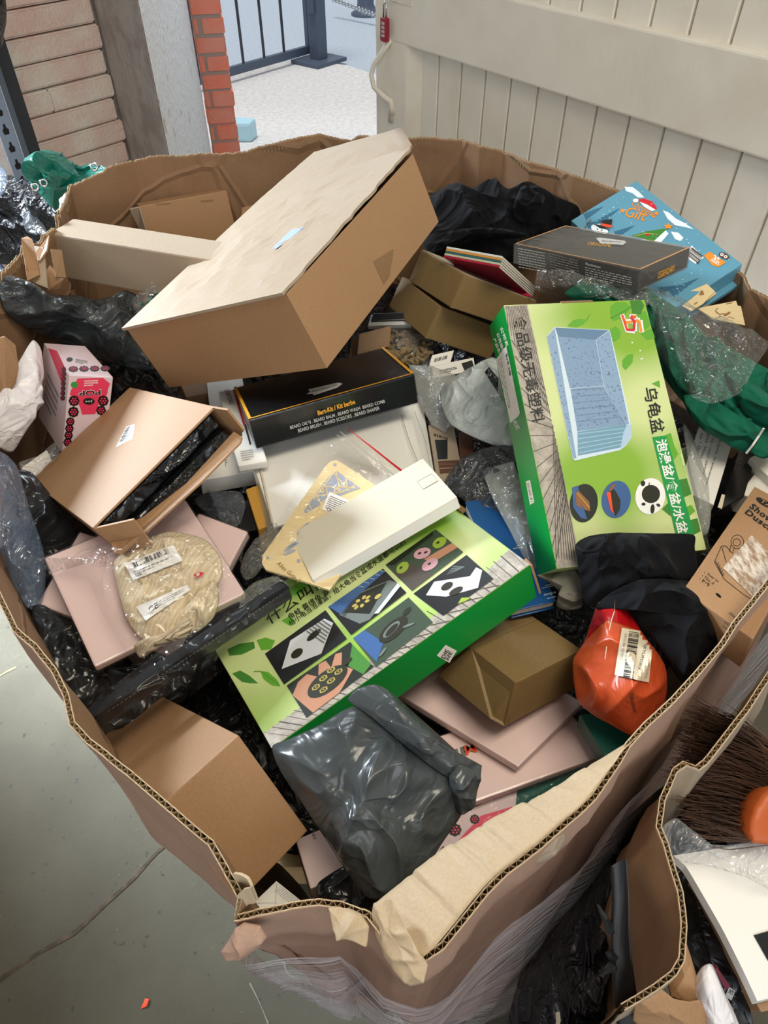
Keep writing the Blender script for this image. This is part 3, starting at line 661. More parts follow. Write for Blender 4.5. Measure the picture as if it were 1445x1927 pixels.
# ------------------------------------------------------------------ printing: flat marks laid on a face, or draped over a soft body
from mathutils.bvhtree import BVHTree
_tc = {}
def glyphs(s, bold=0.0, shear=0.0, space=1.0):
    k = (s, bold, shear, space)
    if k not in _tc:
        c = bpy.data.curves.new('t', 'FONT'); c.body = s; c.resolution_u = 2; c.offset = bold; c.shear = shear; c.space_character = space
        o = bpy.data.objects.new('t', c); m = o.to_mesh()
        V = [(v.co.x, v.co.y) for v in m.vertices]; F = [tuple(p.vertices) for p in m.polygons]
        o.to_mesh_clear(); bpy.data.objects.remove(o); bpy.data.curves.remove(c)
        x0 = min(v[0] for v in V); x1 = max(v[0] for v in V); y0 = min(v[1] for v in V); y1 = max(v[1] for v in V)
        _tc[k] = ([((x - x0) / (x1 - x0), (y - y0) / (y1 - y0)) for x, y in V], F)
    return _tc[k]
class Decal:
    def __init__(s, parent, name, fr=None, body=None, off=.0004):
        if parent is not None and parent.type == 'EMPTY':
            for ch in parent.children:
                if ch.name.split('.')[0] in ('body', 'cover', 'lid', 'board', 'sheet', 'cloth', 'top_panel', 'front', 'knitted_body', 'sheets') and (fr or ch in (body if isinstance(body, list) else [body])): parent = ch; break
        s.parent, s.name, s.off, s.mb, s.k = parent, name, off, MB(), 0
        if fr: s.fr = fr; s.bvh = None
        else:
            bodies = body if isinstance(body, list) else [body]; V = []; F = []
            for b in bodies:
                w_ = wloc(b); n0 = len(V); V += [v.co + w_ for v in b.data.vertices]; F += [[i + n0 for i in p.vertices] for p in b.data.polygons]
            s.bvh = BVHTree.FromPolygons(V, F); s.fr = None; s.last = None
    def pj(s, p, k):
        c = Vector((0, 0, CAMZ)); d = ray(*p).normalized(); o = s.off + .00025 * k
        if s.fr: return on_plane(p[0], p[1], s.fr.o, s.fr.n) + s.fr.n * o
        h = s.bvh.ray_cast(c, d)
        if h[0] is None: h = (s.last or (c + d * .8), Vector((0,0,1)))
        s.last = h[0]; return h[0] - d * (o + .0008)
    def poly(s, pts, mat, k=0, dens=None):
        if s.bvh is None and dens is None: s.mb.add([s.pj(p, k) for p in pts], [tuple(range(len(pts)))], M[mat] if isinstance(mat, str) else mat)
        else: s.quad(pts, mat, k, dens or 10)
        return s
    def quad(s, q, mat, k=0, n=10):
        V = []; F = []
        for i in range(n+1):
            for j in range(n+1):
                u, v = i/n, j/n
                x = [(1-u)*(1-v)*q[0][a] + u*(1-v)*q[1][a] + u*v*q[2][a] + (1-u)*v*q[3][a] for a in (0, 1)]; V.append(s.pj(x, k))
        for i in range(n):
            for j in range(n): a = i*(n+1)+j; F.append((a, a+n+1, a+n+2, a+1))
        s.mb.add(V, F, M[mat]); return s
    def ell(s, c, a, b, mat, k=0, n=28):
        "ellipse: centre and two half-axis vectors in pixels"
        return s.poly([(c[0]+a[0]*math.cos(t)+b[0]*math.sin(t), c[1]+a[1]*math.cos(t)+b[1]*math.sin(t)) for t in [2*math.pi*i/n for i in range(n)]], mat, k) if s.bvh is None else s.quad([(c[0]-a[0]-b[0], c[1]-a[1]-b[1]), (c[0]+a[0]-b[0], c[1]+a[1]-b[1]), (c[0]+a[0]+b[0], c[1]+a[1]+b[1]), (c[0]-a[0]+b[0], c[1]-a[1]+b[1])], mat, k, 4)
    def text(s, t, p0, p1, up, mat, k=2, bold=0.0, shear=0.0, space=1.0):
        V, F = glyphs(t, bold, shear, space)
        s.mb.add([s.pj((p0[0]+(p1[0]-p0[0])*x+up[0]*y, p0[1]+(p1[1]-p0[1])*x+up[1]*y), k) for x, y in V], F, M[mat]); return s
    def bars(s, p0, p1, up, mat='black_print', k=2, n=34, seed=1):
        "a bar code"
        r = random.Random(seed); ws = [r.choice((1, 1, 2, 3)) for _ in range(2*n+1)]; T = sum(ws); x = 0
        for i, w_ in enumerate(ws):
            if i % 2 == 0:
                a, b = x/T, (x+w_)/T; A = [p0[i_]+(p1[i_]-p0[i_])*a for i_ in (0,1)]; B = [p0[i_]+(p1[i_]-p0[i_])*b for i_ in (0,1)]
                s.mb.add([s.pj(q, k) for q in (A, B, (B[0]+up[0], B[1]+up[1]), (A[0]+up[0], A[1]+up[1]))], [(0,1,2,3)], M[mat])
            x += w_
        return s
    def lines(s, p0, p1, dn, rows, mat='grey_print', k=2, th=.45, seed=1):
        "rows of print too small to read"
        r = random.Random(seed)
        for i in range(rows):
            x = 0
            while x < .97:
                w_ = r.uniform(.04, .13); e = min(1, x + w_)
                if i == rows-1 and x > .6: break
                A = [p0[j]+(p1[j]-p0[j])*x + dn[j]*i/rows for j in (0,1)]; B = [p0[j]+(p1[j]-p0[j])*e + dn[j]*i/rows for j in (0,1)]; u = [dn[j]/rows*th for j in (0,1)]
                s.mb.add([s.pj(q, k) for q in (A, B, (B[0]+u[0], B[1]+u[1]), (A[0]+u[0], A[1]+u[1]))], [(0,1,2,3)], M[mat]); x = e + .025
        return s
    def line(s, pts, w_, mat, k=2):
        for a, b in zip(pts[:-1], pts[1:]):
            d = (b[0]-a[0], b[1]-a[1]); L = math.hypot(*d) or 1; n_ = (-d[1]/L*w_/2, d[0]/L*w_/2)
            s.mb.add([s.pj(q, k) for q in ((a[0]+n_[0], a[1]+n_[1]), (b[0]+n_[0], b[1]+n_[1]), (b[0]-n_[0], b[1]-n_[1]), (a[0]-n_[0], a[1]-n_[1]))], [(0,1,2,3)], M[mat])
        return s
    def done(s, label=None):
        o = s.mb.build(s.name, None, s.parent)
        if label: o['label'] = label
        return o
def lp(a, b, t): return (a[0]+(b[0]-a[0])*t, a[1]+(b[1]-a[1])*t)
def bil(q, u, v): return lp(lp(q[0], q[1], u), lp(q[3], q[2], u), v)
def thing(name, fr, label, cat, group=None): return empty(name, fr.centre(), label, cat, group)
def carton(name, fr, mat, label, cat='box', group=None, bevel=.0015, part='body'):
    t = thing(name, fr, label, cat, group); b = boxmesh(part, fr, M[mat] if isinstance(mat, str) else mat, t, bevel); return t, b

# ================================================================== the goods in the pallet box
# dark bags lying deep in the box, seen in the gaps
def bag(name, outline, mat, label, cat='bag', parent=None, group=None, **k): return pillow(name, outline, M[mat], parent, label=label, cat=cat, group=group, **k)
bag('bin_bag', [P(*p) for p in ((520,1600,.74),(290,1330,.74),(140,1130,.74),(70,900,.74),(60,700,.74),(300,520,.74),(700,480,.74),(1000,620,.74),(1330,800,.74),(1380,1000,.74),(1240,1280,.74),(900,1560,.74))], 'bin_bag',
    'broad black bin bag deep under the goods, seen in the dark gaps', h=.05, depth=.3, amp=.03, f=(9, 22), rings=60, n=220, power=4, seed=3)

# large crushed carton -----------------------------------------------
fr = fit((-.1482, 1.0511, 1.0797), (6.9, -23.1, -27.4), (.3251, .397, .1121))
t = thing('large_carton', fr, 'largest brown carton with a crushed top, lying across the back of the pile', 'box')
def panel(name, q, th, mat, parent, n=18, amp=.003, seed=1, jag=(0,0,0,0)):
    "a board panel between four points, buckled a little"
    q = [Vector(v) for v in q]; nm = (q[1]-q[0]).cross(q[3]-q[0]).normalized(); V = []; F = []
    for i in range(n+1):
        for j in range(n+1):
            u, v = i/n, j/n; p = q[0]*(1-u)*(1-v) + q[1]*u*(1-v) + q[2]*u*v + q[3]*(1-u)*v
            e = min(u, v, 1-u, 1-v) * 6; e = min(1, e)
            p = p + nm * amp * e * (wr(p, 9, seed) + .8*wr(p, 22, seed+3) - .7)
            for side, (cond, dr) in enumerate(((v == 0, q[0]-q[3]), (u == 1, q[1]-q[0]), (v == 1, q[3]-q[0]), (u == 0, q[0]-q[1]))):
                if cond and jag[side]: p = p + dr.normalized() * jag[side] * noise.noise(p * 60)
            V.append(p)
    m_ = len(V); V += [v - nm * th for v in V]
    for i in range(n):
        for j in range(n):
            a = i*(n+1)+j; F.append((a, a+n+1, a+n+2, a+1)); F.append((m_+a, m_+a+1, m_+a+n+2, m_+a+n+1))
    ring = [i*(n+1) for i in range(n+1)] + [n*(n+1)+j for j in range(1, n+1)] + [i*(n+1)+n for i in range(n-1, -1, -1)] + [j for j in range(n-1, 0, -1)]
    for a, b in zip(ring, ring[1:] + ring[:1]): F.append((a, m_+a, m_+b, b))
    return mk(name, V, F, M[mat], parent)
zc = {k: fr.at(*k) for k in ((0,0),(1,0),(1,1),(0,1))}
body = MB(); fi = fr
V = fr.verts(); body.add(V, [(0,3,2,1),(0,1,5,4),(1,2,6,5),(2,3,7,6),(3,0,4,7)])
body.build('body', M['kraft'], t)
lid = panel('lid', [fr.at(-.012, -.012, .002), fr.at(1.0, -.01, .004), fr.at(1.012, 1.0, .012), fr.at(0, 1, .006)], .004, 'kraft_pale', t, 26, .005, 2, (.0, .006, 0, 0))  # paler, cooler board than the body: sky reflection put into the colour
flp = panel('flap', [fr.at(0, 1, .006), fr.at(1.012, 1.0, .012), P(755, 240, fr.at(1,1).z + .03), P(590, 286, fr.at(0,1).z + .03)], .004, 'kraft_pale', t, 14, .004, 5, (0, 0, .002, .003))
d = Decal(t, 'tape', fr.face('x+')); d.poly([(702,492),(741,468),(733,520),(722,536)], 'kraft_dark'); d.done('brown tape on the side')
d = Decal(t, 'ink_mark', body=[lid]); d.quad([(512,467),(520,468),(572,428),(548,432)], 'blue_ink', 0, 6); d.done('faded blue ink mark')
# mailer box behind on the left --------------------------------------
A, B, Dp = P(290,478,.945), P(447,446,.945), P(263,388,1.035)
frD = Fr(A, B-A, Dp-A, .045); tD, _ = carton('mailer_box', frD, 'kraft', 'small brown mailer box with tuck slots, propped against the far left wall')
d = Decal(tD, 'tuck_slot', frD); d.poly([(293,383),(320,381),(320,385),(294,387)], 'kraft_dark'); d.done(); d = Decal(tD, 'tuck_slot', frD); d.poly([(377,377),(401,375),(401,379),(378,381)], 'kraft_dark'); d.done()
V = [frD.at(0,1,.002), frD.at(-.1,.99,-.004), frD.at(-.05,.55,-.02), frD.at(0,.5,.001)]; mk('side_ear', V + [v + Vector((-.002,-.002,-.002)) for v in V], BOXF, M['kraft_pale'], tD)
frd = three((310,476,.965), (340,480,.965), (308,462,.985), .012); carton('carton_end', frd, 'kraft', 'narrow brown carton end lying in front of the propped mailer box')
frk = three((450,425,.96), (486,425,.96), (457,380,1.0), .06); carton('narrow_carton', frk, 'kraft', 'narrow brown carton half hidden behind the largest carton, far left')
# long tray -----------------------------------------------------------
fr = fit((-.4017, 1.1682, 1.04), (90.6, -1.6, -21.5), (.3476, .0817, .0655))
t, b = carton('long_carton', fr, 'kraft_pale', 'long narrow brown carton with an open tabbed end, at the left corner', bevel=.003)
def loose(name, pts, th, mat, parent): 
    pts = [Vector(p) for p in pts]; nm = (pts[1]-pts[0]).cross(pts[-1]-pts[0]).normalized(); n_ = len(pts)
    V = pts + [p - nm*th for p in pts]; F = [tuple(range(n_)), tuple(range(n_, 2*n_))[::-1]] + [(i, n_+i, n_+(i+1) % n_, (i+1) % n_) for i in range(n_)]
    return mk(name, V, F, M[mat], parent)
loose('end_flap', [P(*p) for p in ((40,452,1.10),(52,448,1.10),(62,455,1.10),(74,505,1.07),(76,520,1.06),(70,527,1.055),(52,532,1.06),(48,500,1.08))], .004, 'kraft', t)
loose('side_flap', [P(*p) for p in ((62,465,1.08),(84,468,1.08),(92,545,1.04),(60,532,1.05))], .004, 'kraft_pale', t)
loose('inner_flap', [P(*p) for p in ((92,442,1.09),(66,476,1.08),(74,490,1.075),(88,470,1.085))], .003, 'kraft', t)
loose('bottom_flap', [P(*p) for p in ((95,500,1.065),(122,525,1.05),(112,545,1.03),(92,548,1.03),(84,520,1.05))], .003, 'kraft', t)
loose('tab', [P(*p) for p in ((95,470,1.085),(116,472,1.08),(124,524,1.052),(104,522,1.055))], .003, 'kraft_dark', t)
# black bag folded over the left -------------------------------------
g = bag('mailing_bag', [(-4,545,1.075),(8,522,1.09),(28,522,1.075),(52,548,1.055),(82,552,1.03),(150,558,.99),(205,568,.97),(232,546,.985),(262,558,.97),(280,590,.95),(300,640,.92),(300,695,.90),(240,692,.905),(170,672,.91),(95,640,.95),(40,612,1.0),(10,585,1.045)], 'dark_grey_poly',
    'dark grey plastic mailing bag draped under the long narrow carton at left', h=.03, depth=.05, amp=.022, f=(10, 26), rings=48, n=190, seed=5, edge=.5)
d = Decal(g, 'address_label', body=[g]); d.quad([(74,632),(104,648),(110,670),(84,655)], 'label_cream', 0, 6); d.quad([(38,616),(66,634),(74,648),(46,634)], 'label_cream', 0, 6); d.bars((80,636),(92,644),(5,12), n=6); d.done('cream address label')
bag('knotted_bag', [(168,568,.985),(205,560,.995),(225,548,1.0),(250,552,.99),(268,572,.975),(262,600,.955),(225,590,.96),(190,584,.965)], 'dark_grey_poly', 'twisted black plastic bag neck beside the patterned clear bag', h=.03, depth=.03, amp=.02, f=(22, 48), rings=26, n=110, seed=8, edge=.6)
g = bag('patterned_bag', [(248,562,1.0),(300,545,1.005),(350,515,1.015),(372,490,1.025),(392,484,1.03),(385,510,1.015),(340,550,1.0),(285,575,.99),(258,590,.98)], 'film_veil', 'clear plastic bag printed with green leaves, tucked beside the largest carton', h=.02, depth=.02, amp=.01, f=(20, 50), rings=22, n=100, seed=9)
d = Decal(g, 'leaf_print', body=[g]); r = random.Random(4)
for i in range(26):
    u, v = r.random(), r.random(); c = bil([(258,575),(375,500),(385,508),(290,572)], u, v); a = r.uniform(0, 6.28); k = r.uniform(3, 6)
    d.quad([(c[0]+k*math.cos(a), c[1]+k*math.sin(a)), (c[0]+k*.5*math.cos(a+1.6), c[1]+k*.5*math.sin(a+1.6)), (c[0]-k*math.cos(a), c[1]-k*math.sin(a)), (c[0]-k*.5*math.cos(a+1.6), c[1]-k*.5*math.sin(a+1.6))], 'teal_card', 0, 2)
d.done('printed leaves')
# left edge pieces ---------------------------------------------------
loose_b = loose('board_flap', [P(*p) for p in ((-20,640,1.06),(8,632,1.06),(28,648,1.05),(34,690,1.02),(28,720,1.0),(10,745,.98),(-20,760,.97))], .005, 'kraft', None)
tag(loose_b, 'brown board flap standing at the left edge of the photo', 'cardboard')
bag('white_mailer', [(-20,770,.98),(10,725,.995),(45,665,1.015),(62,640,1.02),(76,655,1.0),(80,690,.98),(62,770,.94),(25,850,.91),(-15,830,.94)], 'white_poly', 'white plastic mailer standing beside the pink and white box', h=.035, depth=.02, amp=.009, f=(14, 30), rings=34, n=130, seed=12)
# POP box -------------------------------------------------------------
fr = fit((-.492, .9252, .9303), (-7.0, 23.5, 32.8), (.0636, .1393, .1282))
t, b = carton('popcorn_box', fr, 'white_card', 'pink and white box with upside-down lettering, tucked behind the open brown carton')
plain('pop_pink', '#d9c3c8', .4); b.data.materials[0] = M['pop_pink']
fy = fr.face('y-')
def flower(d, c, r_, k=1, sq=1.0):
    for i in range(8): a = i*math.pi/4; d.ell((c[0]+r_*.62*math.cos(a), c[1]+r_*.62*sq*math.sin(a)), (r_*.42, 0), (0, r_*.42*sq), 'black_print', k, 10)
    d.ell(c, (r_*.6,0), (0,r_*.6*sq), 'black_print', k, 12)
    for i in range(6): a = i*math.pi/3; d.ell((c[0]+r_*.5*math.cos(a), c[1]+r_*.5*sq*math.sin(a)), (r_*.17,0), (0,r_*.17*sq), 'hot_pink', k+1, 8)
    d.ell(c, (r_*.17,0), (0,r_*.17*sq), 'hot_pink', k+1, 8)
d = Decal(t, 'front_print', fy)
d.poly([(133,735),(146,712),(194,711),(207,722),(203,732),(202,740),(196,752),(186,757),(184,768),(179,779),(154,780),(151,768),(146,757),(140,750),(131,742)], 'hot_pink', 0)
d.text('POP', (190,732), (147,734), (0,11), 'white_print', 2, .04); d.text('POP', (189,733), (148,735), (0,9.5), 'black_print', 3, .02)
d.ell((167,755), (11,0), (0,6.5), 'black_print', 1); d.text('Joe', (174,752), (160,753), (0,5), 'white_print', 2)
d.ell((140,724), (7,0), (0,6), 'green_logo', 1, 16); d.lines((158,716),(185,715),(0,12), 3, 'white_print', 1, .5)
for c, r_ in (((139,754),10),((194,754),10),((138,775),10),((190,772),9)): flower(d, c, r_, 1)
for i in range(4): flower(d, (132-i*1.6, 793+i*13), 8, 1)
d.done()
d = Decal(t, 'top_print', fr)
for i in range(4): flower(d, (138+i*20, 695 - i*.4), 9, 1, .6)
d.ell((131,677), (6,0), (0,4), 'black_print', 1, 14); d.lines((142,676),(165,680),(0,8), 3, 'grey_print'); d.done()
d = Decal(t, 'side_print', fr.face('x-')); d.poly([(91,655),(108,660),(122,690),(117,722)], 'hot_pink', 0); d.lines((90,700),(112,745),(-8,60), 5, 'grey_print')
for i in range(7): flower(d, (121-i*.4, 695+i*9), 4.5, 1)
d.done()
bag('clear_sleeve', [(36,872,.93),(60,862,.93),(95,850,.93),(105,830,.92),(112,850,.91),(80,880,.91),(58,905,.91),(44,895,.92)], 'film_soft', 'clear plastic sleeve poking out above the open brown carton', h=.012, depth=.01, amp=.008, f=(20, 45), rings=16, n=80, seed=14)
frw = three((52,905,.895), (100,870,.895), (40,880,.90), .03); carton('white_packet', frw, 'white_card', 'white packet under the clear sleeve at the left')
# bags down the left side --------------------------------------------
bag('clear_bag', [(-25,850,.99),(10,855,.99),(34,880,.985),(45,920,.97),(60,970,.955),(78,1020,.94),(86,1070,.93),(82,1120,.91),(70,1150,.90),(45,1135,.90),(10,1060,.93),(-25,980,.96)], 'film_blue', 'crumpled clear plastic bag, bluish with daylight, along the left wall', h=.05, depth=.03, amp=.02, f=(9, 24), stretch=(1.6,.8,1), rings=44, n=170, seed=17, edge=.5)  # the daylight blue is put into this film's haze colour
bag('black_bag', [(20,890,.955),(60,890,.95),(110,950,.92),(140,1000,.90),(135,1060,.885),(95,1110,.87),(60,1150,.86),(20,1100,.87),(0,980,.91)], 'black_poly', 'glossy black bag between the left wall and the pink slabs', h=.02, depth=.05, amp=.015, f=(10, 26), rings=34, n=140, seed=18)
bag('crumpled_black_bag', [(60,1150,.92),(85,1140,.92),(150,1200,.90),(200,1260,.885),(330,1240,.86),(420,1200,.86),(460,1230,.85),(330,1330,.83),(230,1370,.84),(150,1330,.87),(100,1265,.90)], 'black_poly', 'black plastic bag crumpled below the knitted garment, by the near left wall', h=.006, depth=.04, amp=.010, f=(11, 27), rings=36, n=150, seed=19)
# opened brown carton with black goods ------------------------------
fr = fit((-.3589, .7475, .9599), (19.4, -22.8, -48.1), (.3057, .2054, .0399))
fr.h = .052
t = thing('open_carton', fr, 'opened brown carton with a barcode sticker, showing black goods inside', 'box')
w_ = .003; L, W_ = fr.ex.length, fr.ey.length
for nm, a in (('top_panel', (0,1,0,1,0,w_)), ('bottom_panel', (0,1,0,1,-(fr.h-w_),w_))): boxmesh(nm, fr.sub(*a), M['kraft'], t, .0008)
for nm, a in (('side_panel', (0,1,0,w_/W_,-w_,fr.h-2*w_)), ('side_panel', (0,1,1-w_/W_,1,-w_,fr.h-2*w_)), ('end_panel', (0,w_/L,w_/W_,1-w_/W_,-w_,fr.h-2*w_))): boxmesh(nm, fr.sub(*a), M['kraft'], t, .0006)
d = Decal(t, 'barcode_sticker', fr); d.poly([(218,842),(238,803),(254,798),(250,825),(222,843)][:4] + [(249,826)], 'label_paper', 0); d.bars((224,834),(238,806),(8,-3), n=16); d.lines((238,829),(251,802),(-8,3), 2, 'grey_print'); d.done('white barcode sticker')
fx = fr.face('x+')
h0, h1 = fr.at(1, 0, -fr.h), fr.at(1, 1, -fr.h)
loose('long_flap', [P(x, y, h0.z + .022 + (h1.z - h0.z)*w_) for x, y, w_ in ((208,1015,0),(215,1040,0),(226,1042,0),(280,995,.3),(380,905,.7),(452,832,1),(455,822,1),(440,812,1),(350,910,.6),(270,972,.25),(222,995,.05))], .003, 'kraft', t)
loose('corner_flap', [fr.at(1, .0, -.002), fr.at(1, .0, -fr.h), fr.at(1.12, .14, -fr.h), fr.at(1.13, .17, -.012)], .003, 'kraft', t)
loose('far_flap', [fr.at(1, 1, 0), fr.at(1.09, 1.02, -.004), fr.at(1.08, 1.02, -.04), fr.at(1, 1, -fr.h)], .003, 'kraft', t)
fg = fr.sub(.35, .985, .05, .95, -.006, .019); tg = thing('black_case', fg, 'upper black film-wrapped case inside the opened brown carton', 'case', 'black cases in the opened carton'); boxmesh('body', fg, M['wrapped_black'], tg, .003)
fg = fr.sub(.35, 1.02, .06, .94, -.028, .018); tg = thing('black_case', fg, 'lower black film-wrapped case inside the opened brown carton', 'case', 'black cases in the opened carton'); boxmesh('body', fg, M['wrapped_black'], tg, .003)
# pink slabs in film, left --------------------------------------------
def slab(name, fr, label, group, mat='pink_card', wrap='film_tight', cat='slab'):
    t = thing(name, fr, label, cat, group); boxmesh('cover', fr, M[mat], t, .0025)
    boxmesh('wrap', fr, M[wrap], t, .003, .0016); return t
fr = three((178,1255,.925), (462,1116,.925), (83,1050,.945), .012); slab('wrapped_album', fr, 'pink film-wrapped album lying under the knitted garment', 'pink albums at the left')
fr = three((70,1136,.90), (330,1236,.89), (150,1000,.91), .010); slab('wrapped_album', fr, 'pink film-wrapped album poking out to the left, lowest of its pile', 'pink albums at the left')
fr = three((300,1120,.905), (425,1078,.905), (345,960,.92), .012); fr = Fr(P(310,1130,.90), P(420,1082,.90)-P(310,1130,.90), P(352,952,.92)-P(310,1130,.90), .012)
A, B, Dp = P(425,1078,.905), P(466,1000,.915), P(330,1040,.905); slab('wrapped_album', Fr(A, B-A, Dp-A, .014), 'pink album corner to the right of the knitted garment, below the white packet', 'pink albums at the left')
# knitted garment in a clear bag --------------------------------------
sw = empty('knitted_garment', P(320,1120,.96), 'beige knitted garment folded in a clear bag, with two white labels', 'clothing')
n = N('knit'); n.set('#d3c0a0', .95, 0, .2)
wv = n.nd('ShaderNodeTexWave', wave_type='BANDS'); wv.inputs['Scale'].default_value = 60; wv.inputs['Distortion'].default_value = 5; wv.inputs['Detail'].default_value = 4; n.ln(n.co((1,.7,1), (0,0,.5)), wv.inputs[0]); n.bump(wv.outputs['Fac'], .22, .0015); n.bump(n.noise(60, 4, .7), .5, .004); n.bump(n.noise(500, 2), .4, .001); n.ln(n.mix(wv.outputs['Fac'], '#c9b696', '#d6c6a8'), n.b.inputs['Base Color']); M['knit'] = n.m
k1 = pillow('knitted_body', [(215,1058,.955),(260,1020,.965),(320,1000,.972),(385,1015,.97),(415,1050,.965),(418,1085,.96),(400,1110,.955),(370,1125,.952),(352,1180,.945),(300,1215,.938),(262,1200,.938),(235,1160,.943),(222,1110,.948)], M['knit'], sw, .02, .012, .008, (18, 40), 44, 170, 3, 61)
n = N('rib'); n.set('#d6c3a4', .95, 0, .2); wv = n.nd('ShaderNodeTexWave', wave_type='BANDS'); wv.inputs['Scale'].default_value = 110; n.ln(n.co(None, (0,0,.9)), wv.inputs[0]); n.bump(wv.outputs['Fac'], .8, .003); M['rib'] = n.m
pillow('ribbed_cuff', [(252,1215,.945),(275,1200,.95),(320,1190,.955),(355,1165,.962),(362,1180,.958),(350,1200,.95),(310,1212,.948),(268,1238,.94),(258,1232,.94)], M['rib'], sw, .012, .008, .003, (30, 60), 18, 90, 2.4, 62)
pillow('ribbed_cuff', [(262,1208,.952),(300,1196,.957),(340,1172,.965),(352,1160,.968),(358,1172,.964),(330,1198,.956),(290,1214,.95)], M['rib'], sw, .008, .008, .003, (30, 60), 14, 80, 2.4, 63)
pillow('fur_cuff', [(330,1170,.952),(372,1110,.96),(405,1090,.96),(412,1130,.952),(400,1165,.948),(370,1190,.945),(345,1190,.945)], M['knit'], sw, .014, .008, .01, (30, 70), 20, 100, 2.4, 64)
d = Decal(sw, 'barcode_label', body=[k1], off=.005); q = [(234,1060),(326,1025),(344,1055),(250,1092)]; d.quad(q, 'label_paper', 0, 10); d.bars(bil(q,.13,.42), bil(q,.85,.36), (bil(q,.13,.12)[0]-bil(q,.13,.42)[0], bil(q,.13,.12)[1]-bil(q,.13,.42)[1]), n=30); d.lines(bil(q,.08,.58), bil(q,.9,.56), (3,9), 2, 'grey_print'); d.text('New', bil(q,.08,.93), bil(q,.2,.9), (-2,-5), 'black_print'); d.done('white barcode label')
d = Decal(sw, 'care_label', body=[k1], off=.005); q = [(256,1142),(352,1100),(358,1110),(274,1168)]; d.quad(q, 'label_paper', 0, 10); d.text('CE', bil(q,.14,.75), bil(q,.34,.72), (-4,-10), 'black_print', 2, .02); d.lines(bil(q,.36,.3), bil(q,.92,.3), (3,10), 3, 'grey_print'); d.done('white care label')
d = Decal(sw, 'size_sticker', body=[k1], off=.005); d.quad([(363,1082),(376,1076),(386,1078),(372,1088)], 'red_print', 0, 6); d.text('5', (369,1085), (376,1082), (0,-5), 'white_print', 2, .03); d.done('red size sticker')
pillow('clear_bag', [(82,1050,.955),(98,1078,.95),(150,1040,.962),(200,1020,.97),(262,985,.985),(330,975,.99),(390,1000,.985),(430,1060,.975),(428,1110,.966),(400,1150,.958),(360,1200,.95),(310,1235,.945),(255,1252,.94),(225,1210,.945),(190,1150,.952),(160,1085,.96)], M['film'], sw, .026, .004, .012, (13, 34), 46, 190, 3, 65, edge=.3, top_only=True)
# flat black case in film ----------------------------------------------
A, B, Dp = P(165,1357,.965), P(545,1102,.975), P(150,1341,.963)
fr = Fr(A, B-A, Dp-A, .021); t = thing('flat_black_case', fr, 'long flat black case in clear film, lying below the knitted garment', 'case')
boxmesh('body', fr, M['black_card'], t, .003)
d = Decal(t, 'stitching', fr.face('y-')); fy = fr.face('y-')
for i in range(46):
    a, b = fy.at(.08 + i*.019, .78, .0004), fy.at(.09 + i*.019, .78, .0004); u = fy.ey*.03; d.mb.add([a, b, b+u, a+u], [(0,1,2,3)], M['grey_print'])
d.done()
pillow('clear_wrap', [(160,1360,.96),(182,1396,.94),(300,1320,.945),(440,1215,.95),(560,1125,.952),(552,1095,.968),(530,1075,.972),(470,1105,.968),(400,1155,.965),(300,1225,.962),(215,1290,.962)], M['film_tight'], t, .018, .004, .009, (16, 40), 34, 170, 3, 67, sharp=True, top_only=True)
bag('bubble_pouch', [(452,1072,.93),(462,1040,.94),(495,1000,.95),(520,985,.95),(525,1020,.945),(500,1060,.935),(480,1085,.925),(462,1092,.92)], 'film_veil', 'clear bubble-film pouch left of the plywood plaque', h=.02, depth=.02, amp=.006, f=(30, 60), rings=24, n=100, seed=70)
pillow_b = bag('brown_packet', [(455,1120,.945),(480,1095,.955),(520,1085,.96),(545,1105,.955),(530,1130,.945),(480,1160,.935),(450,1165,.93)], 'film_veil', 'clear wrapped brown-tinted packet at the right end of the flat black case', h=.012, depth=.012, amp=.008, f=(24, 55), rings=22, n=90, seed=71)
# big brown carton lower left ----------------------------------------
fr = fit((-.203, .3286, .8701), (3.3, -40.5, -45.1), (.274, .0829, .119))
fr = Fr(fr.o, fr.ex, fr.ey, fr.h)
V = fr.verts(); V[0] += fr.ex * .4 + fr.ey * .5; V[3] += fr.ex * .4
t = thing('brown_carton', fr, 'plain brown carton leaning at the near left corner, under the flat black case', 'box'); mk('body', V, BOXF, M['kraft'], t, bevel=.0015)
# centre: beard kit, cards, white carton, plaque ------------------------
def kit(fr, label, near, group=None):
    t = thing('boxed_kit', fr, label, 'box', group); b = boxmesh('body', fr, M['black_card'], t, .002)
    boxmesh('wrap', fr, M['film_tight'], t, .002, .0014); return t
fr = fit((-.0924, .9061, .9498), (-14.7, -3.9, 20.5), (.2533, .1418, .0463))
t = kit(fr, 'black shrink-wrapped beard kit box with gold lettering, under the largest carton', 0)
d = Decal(t, 'top_print', fr, off=.0018)
e = .022
for a in ((0,0,1,e), (0,0,e*.8,1), (1-e*.8,0,1,1)): d.mb.add([fr.at(u, v, .0018) for u, v in ((a[0],a[1]),(a[2],a[1]),(a[2],a[3]),(a[0],a[3]))], [(0,1,2,3)], M['gold_print'])
q = [(577,742),(590,737),(636,722),(645,721),(641,727),(636,732),(592,746)]; d.poly([(577,744),(584,739),(580,735),(637,722),(645,724),(640,728),(634,732),(591,746),(588,743)], 'silver_print', 0); d.text("Men's Beard Kit", (588,741), (635,728), (-1,-4), 'black_print', 2)
d.done()
fy = fr.face('y-'); d = Decal(t, 'front_print', fy, off=.0018)
